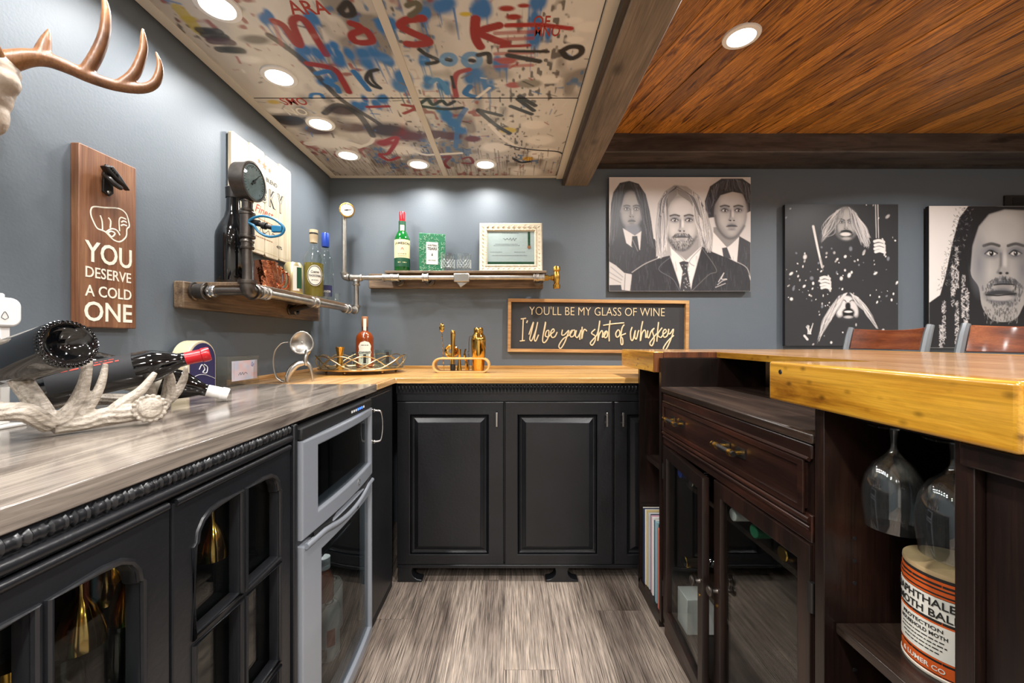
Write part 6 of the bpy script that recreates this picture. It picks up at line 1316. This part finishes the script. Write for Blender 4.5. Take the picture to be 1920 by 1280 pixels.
# navy arch
na = T('arched_box', 'navy arch topped display box with a cream rim on the grey counter', 'box', (-1.03, 1.335, ZT))
def archp(y0, y1, z0, zt):
    r = (y1-y0)/2; return [(y0, z0), (y1, z0)]+[((y0+y1)/2+r*math.cos(a), zt-r+r*math.sin(a)) for a in np.linspace(0, PI, 15)]
MB().prism(archp(1.272, 1.398, ZT, 1.078), 'yz', XL+.02, -1.0).build('case', mat('cream_case', '#cdbf9f', .5), na, bev=.003)
MB().prism(archp(1.282, 1.391, ZT+.006, 1.070), 'yz', -1.0, -.998).build('face', M['navy'], na)
MB().tube(spline([(-.997, 1.318, .985), (-.997, 1.330, 1.0), (-.997, 1.342, .985), (-.997, 1.334, .975), (-.997, 1.350, .972), (-.997, 1.354, .990), (-.997, 1.340, 1.0)], 4), .0013, 5).build('emblem', M['white'], na)
MB().tube(spline([(-.997, 1.284, .955), (-.997, 1.31, .967), (-.997, 1.345, .966), (-.997, 1.389, .950)], 4), .0007, 5).build('swoosh', M['white'], na)
# acrylic ticket block
ab = T('acrylic_block', 'clear acrylic block holding a signed ticket on the grey counter', 'block', (-1.0, 1.52, ZT))
MB().box(-1.025, -.985, 1.435, 1.615, ZT, 1.021).build('block', M['acrylic'], ab, bev=.002)
P = Paint(0, 0, 10, 5, 90, 45, '#cfc4cb'); nn = P.noise(6, 4); P.mix((slice(None), slice(None)), (nn-.45)*1.6, '#d9b3b0'); P.mix((slice(None), slice(None)), (P.noise(5, 3)-.5)*1.6, '#aebfd4')
P.stroke([(7.5, 1.2), (8.0, .6), (8.3, 1.6), (7.6, 1.5), (8.6, 1.1)], .18, '#2f5fa8'); P.stroke([(2.5, 3.6), (3.2, 3.0), (3.4, 3.6), (4.1, 3.0), (4.4, 3.6), (5.2, 3.1), (5.9, 3.5)], .16, '#2c2a38'); P.stroke([(.8, .5), (.8, 4.5)], .1, '#8b8790')
P.mesh('ticket', lambda X, Y: (-.9835+0*X, 1.452+X/10*.146, 1.004-Y/5*.072), M['print'], ab)
# spoon sculpture with steel band
sp = T('metal_sculpture', 'steel figure made of a spoon with two legs on the wood counter', 'ornament', (-.84, 1.64, ZT))
so = Vector((-.842, 1.645, ZT)); vd = Vector((.45, -.89, 0)); vr = Vector((.89, .45, 0))
def sf(x, z, d=0): return so+vr*x+Vector((0, 0, z))+vd*d
q = MB(); n = 18; vv = []; ff = []
for i in range(9):
    r_ = i/8
    for k in range(n): a = 2*PI*k/n; vv.append(sf(.008+.044*r_*math.cos(a)*(1-.12*math.sin(a)), .155+.047*r_*math.sin(a), -.016*(1-r_*r_)))
for i in range(8):
    for k in range(n): j = (k+1) % n; ff.append((i*n+k, i*n+j, (i+1)*n+j, (i+1)*n+k))
o = q.add(vv, ff).build('spoon_bowl', M['nickel'], sp); o.modifiers.new('thick', 'SOLIDIFY').thickness = .002
MB().tube(spline([tuple(sf(.030, .122)), tuple(sf(.022, .10, .006)), tuple(sf(.020, .08, .008)), tuple(sf(.024, .066, .004))], 5), [.011]*3+[.008]*5+[.008]*8, 10).build('neck', M['nickel'], sp)
for s_, pts in ((0, [(.022, .074), (-.012, .066), (-.036, .036), (-.044, .0)]), (1, [(.022, .076), (.036, .060), (.044, .03), (.048, 0)])):
    P = spline([tuple(sf(x, z, .004)) for x, z in pts], 6); MB().tube(P, list(np.linspace(.010, .004, len(P))) if s_ else list(.004+.010*np.sin(np.linspace(.3, 2.9, len(P)))), 10).build('leg', M['nickel'], sp)
sb_ = T('steel_band', 'curved brushed steel band standing behind the spoon figure', 'ornament', (-.93, 1.62, ZT))
q = MB(); vv = []; ff = []; arc = spline([(.030, 0), (.004, .02), (-.006, .07), (-.002, .12), (.020, .152), (.045, .158)], 5)
for x, z in arc:
    for d in (-.03, .03): vv.append(Vector((-.915, 1.60, ZT))+vr*x+vd*d*.9+Vector((0, 0, z+.0005)))
ff = [(2*i, 2*i+1, 2*i+3, 2*i+2) for i in range(len(arc)-1)]
o = q.add(vv, ff).build('band', M['nickel'], sb_); o.modifiers.new('thick', 'SOLIDIFY').thickness = .003
# ================================================================ TRAY IN THE CORNER
TX, TY, TR = -.765, 2.125, .205
tz = ZT-.001
ty = T('serving_tray', 'round gold tray with a looping wire gallery in the corner', 'tray', (TX, TY, tz))
MB().lathe([(0, .016), (TR, .016), (TR+.004, .018), (TR+.006, .024), (TR+.003, .026), (TR, .022), (0, .021)], (TX, TY, tz), seg=56).build('plate', M['goldsat'], ty)
for k in range(6): a = 2*PI*k/6+.4; MB().ell((TX+.17*math.cos(a), TY+.17*math.sin(a), tz+.008), .008, 10).build('foot', M['goldsat'], ty)
for ph in range(3):
    P = [(TX+(TR+.004+.012*math.sin(4*a+ph*2*PI/3+.7))*math.cos(a), TY+(TR+.004+.012*math.sin(4*a+ph*2*PI/3+.7))*math.sin(a), tz+.058+.031*math.sin(4*a+ph*2*PI/3)) for a in np.linspace(0, 2*PI, 97)[:-1]]
    MB().tube(P, .0028, 8, True).build('wire', M['goldsat'], ty)
dz0 = tz+.0213
dl = (-.772, 2.185, dz0); t = T('whiskey_bottle', 'amber whiskey bottle with a white ornate label standing on the gold tray', 'bottle', dl)
MB().lathe([(0, 0), (.040, 0), (.045, .006), (.045, .150), (.042, .168), (.030, .184), (.016, .192), (.0145, .20), (.0145, .238), (0, .238)], dl, seg=32).build('glass', M['whiskey'], t)
MB().lathe([(.0150, .215), (.0165, .218), (.0165, .268), (.015, .27), (0, .27)], dl, seg=20).build('stopper', M['brownink'], t)
fa_ = math.atan2(-dl[1], -dl[0]); patch(dl, .0166, fa_, .45, .195, .258, .0006).build('tax_strip', M['paper'], t); patch(dl, .0149, 0, PI, .1935, .213, .0004, 20).build('neck_glass', M['glass'], t)
slice_x(shape2d([[(-.030, -.06), (.030, -.06), (.034, -.04), (.030, -.012), (.036, .002), (.030, .016), (.034, .036), (.022, .055), (0, .062), (-.022, .055), (-.034, .036), (-.030, .016), (-.036, .002), (-.030, -.012), (-.034, -.04)]], .0005)).xf(wrap((dl[0], dl[1], dl[2]+.078), .0453, fa_)).build('label', M['paper'], t)
for s_, z, w, h in (('DOWNRIVER', .080, .066, .013), ('-', .118, .036, .005), ('-', .05, .04, .005)): (dashes(w, h) if s_ == '-' else slice_x(text(s_, w, h, .0004, .015))).xf(wrap((dl[0], dl[1], dl[2]+z), .0460, fa_)).build('lettering', M['ink'], t, smooth=0)
t = T('jigger', 'tall gold double jigger on the gold tray', 'jigger', (-.84, 2.03, dz0))
MB().lathe([(0, .002), (.0185, 0), (.019, .002), (.0125, .052), (.012, .058), (.021, .110), (.022, .1105), (.0205, .1105), (.0105, .062), (0, .06)], (-.84, 2.03, dz0), seg=28).build('cup', M['gold'], t)
tumbler('tumbler', 'clear rocks glass with a black label at the right of the tray', (-.648, 2.095, dz0), .043, .095, 'glass', False, 'rocks glasses on the tray', .014)
tumbler('tumbler', 'clear rocks glass with a black label in front of the amber bottle', (-.745, 2.045, dz0), .04, .085, 'glass', False, 'rocks glasses on the tray', .014)
for c_, nm in (((-.648, 2.095, dz0), 0), ((-.745, 2.045, dz0), 1)):
    o = [x for x in bpy.data.objects if x.name.startswith('tumbler') and x.parent is None][-2+nm]
    a_ = math.atan2(-c_[1], -c_[0])+.55; rr_ = .0424 if nm == 0 else .0395
    patch(c_, rr_, a_, .2, .03, .085 if nm == 0 else .075, .001).build('label', M['ink'], o)
# ================================================================ BAR TOOL SET
kx, ky = -.248, 2.12
bsx = T('bar_tool_stand', 'oval bent wood stand for bar tools on the wood counter', 'stand', (kx, ky, tz))
def stad(hw_, hh_, n=10):
    P = []
    for sx_, a0 in ((1, -90), (-1, 90)): P += [(sx_*(hw_-hh_)+hh_*math.cos(R(a0+180*k/n)), hh_+hh_*math.sin(R(a0+180*k/n))) for k in range(n+1)]
    return P
so_, si_ = stad(.146, .038), [(x, z+.008) for x, z in stad(.136, .030)]
shape2d([so_, si_], .085, .002).xf(lambda p: Vector((kx+p.x, ky+.0425-p.z, tz+p.y))).build('ring', M['lightwood'], bsx)
kb = tz+.0085
def bt_(name, label, x, y, cat): return T(name, label, cat, (kx+x, ky+y, kb))
t = bt_('cocktail_shaker', 'gold cocktail shaker standing in the bar tool stand', .086, 0, 'shaker'); q0 = (kx+.086, ky, kb)
MB().lathe([(0, 0), (.027, 0), (.0285, .003), (.037, .115), (.0375, .145), (.0375, .150), (0, .150)], q0, seg=36).build('cup', M['gold'], t)
MB().lathe([(.0382, .148), (.0385, .160), (.033, .180), (.024, .192), (.0225, .196), (0, .196)], q0, seg=36).build('strainer_top', M['gold'], t)
MB().lathe([(.0235, .194), (.0245, .197), (.0245, .215), (.021, .221), (0, .223)], q0, seg=32).build('cap', M['gold'], t)
t = bt_('muddler', 'slim polished gold muddler with a black tip in the bar tool stand', -.046, 0, 'muddler'); q0 = (kx-.046, ky, kb)
MB().lathe([(.010, .03), (.0095, .10), (.012, .185), (.012, .200), (.008, .208), (0, .210)], q0, seg=20).build('rod', M['gold'], t); MB().lathe([(0, 0), (.012, 0), (.013, .004), (.013, .03), (.010, .034)], q0, seg=20).build('tip', M['ink'], t)
t = bt_('bar_spoon', 'long twisted gold bar spoon in the bar tool stand', -.094, .01, 'spoon'); q0 = Vector((kx-.094, ky+.01, kb))
MB().tube([q0+Vector((-.010*z/.2+.0012*math.cos(z*240), .0012*math.sin(z*240), z)) for z in np.linspace(0, .20, 90)], .0018, 6).build('handle', M['gold'], t); MB().ell(q0+Vector((-.011, 0, .222)), (.0135, .005, .024), 16).build('spoon_bowl', M['gold'], t)
t = bt_('strainer', 'gold cocktail strainer with a spring coil in the bar tool stand', -.060, .030, 'strainer'); q0 = Vector((kx-.058, ky+.030, kb))
MB().tube([q0+Vector((.031*math.cos(a), 0, .100+.031*math.sin(a))) for a in np.linspace(0, 2*PI, 31)[:-1]], .0060, 8, True).lathe([(.012, -.001), (.027, -.001), (.027, .001), (.012, .001)], q0+Vector((0, 0, .100)), (0, 1, 0), 28).build('ring', M['gold'], t)
MB().tube([q0+Vector(((.018+.004*math.cos(14*a))*math.cos(a), .004*math.sin(14*a), .100+(.018+.004*math.cos(14*a))*math.sin(a))) for a in np.linspace(0, 2*PI, 200)[:-1]], .0011, 4, True).build('coil', M['chrome'], t); MB().box(q0.x-.007, q0.x+.007, q0.y-.0015, q0.y+.0015, kb, kb+.072).build('handle', M['gold'], t)
t = bt_('jigger', 'small gold jigger beside the muddler in the bar tool stand', -.014, .01, 'jigger')
MB().lathe([(0, 0), (.013, 0), (.006, .055), (.0065, .06), (.010, .110), (.009, .11), (0, .065)], (kx-.014, ky+.01, kb), seg=20).build('cup', M['gold'], t)
t = bt_('corkscrew', 'gold waiter corkscrew beside the shaker in the bar tool stand', .022, 0, 'corkscrew'); q0 = Vector((kx+.022, ky, kb))
MB().tube(spline([tuple(q0+Vector(p)) for p in ((.004, 0, .002), (.002, 0, .04), (-.008, 0, .085), (-.002, 0, .112))], 6), [.008]*7+[.006]*6+[.004]*6, 8).build('body', M['gold'], t)
MB().tube([q0+Vector((.012+.004*math.cos(z*420), .004*math.sin(z*420), z)) for z in np.linspace(.045, .10, 60)], .0013, 5).build('worm', M['steeldark'], t)
t = bt_('tongs', 'thin dark bar tongs hooked beside the shaker', .044, .025, 'tongs'); q0 = Vector((kx+.040, ky+.025, kb))
MB().tube(spline([tuple(q0+Vector(p)) for p in ((-.006, 0, 0), (-.006, 0, .10), (-.004, 0, .165), (.006, 0, .178), (.014, 0, .165), (.012, 0, .10), (.012, 0, 0))], 6), .0022, 6).build('spring_arms', M['steeldark'], t)
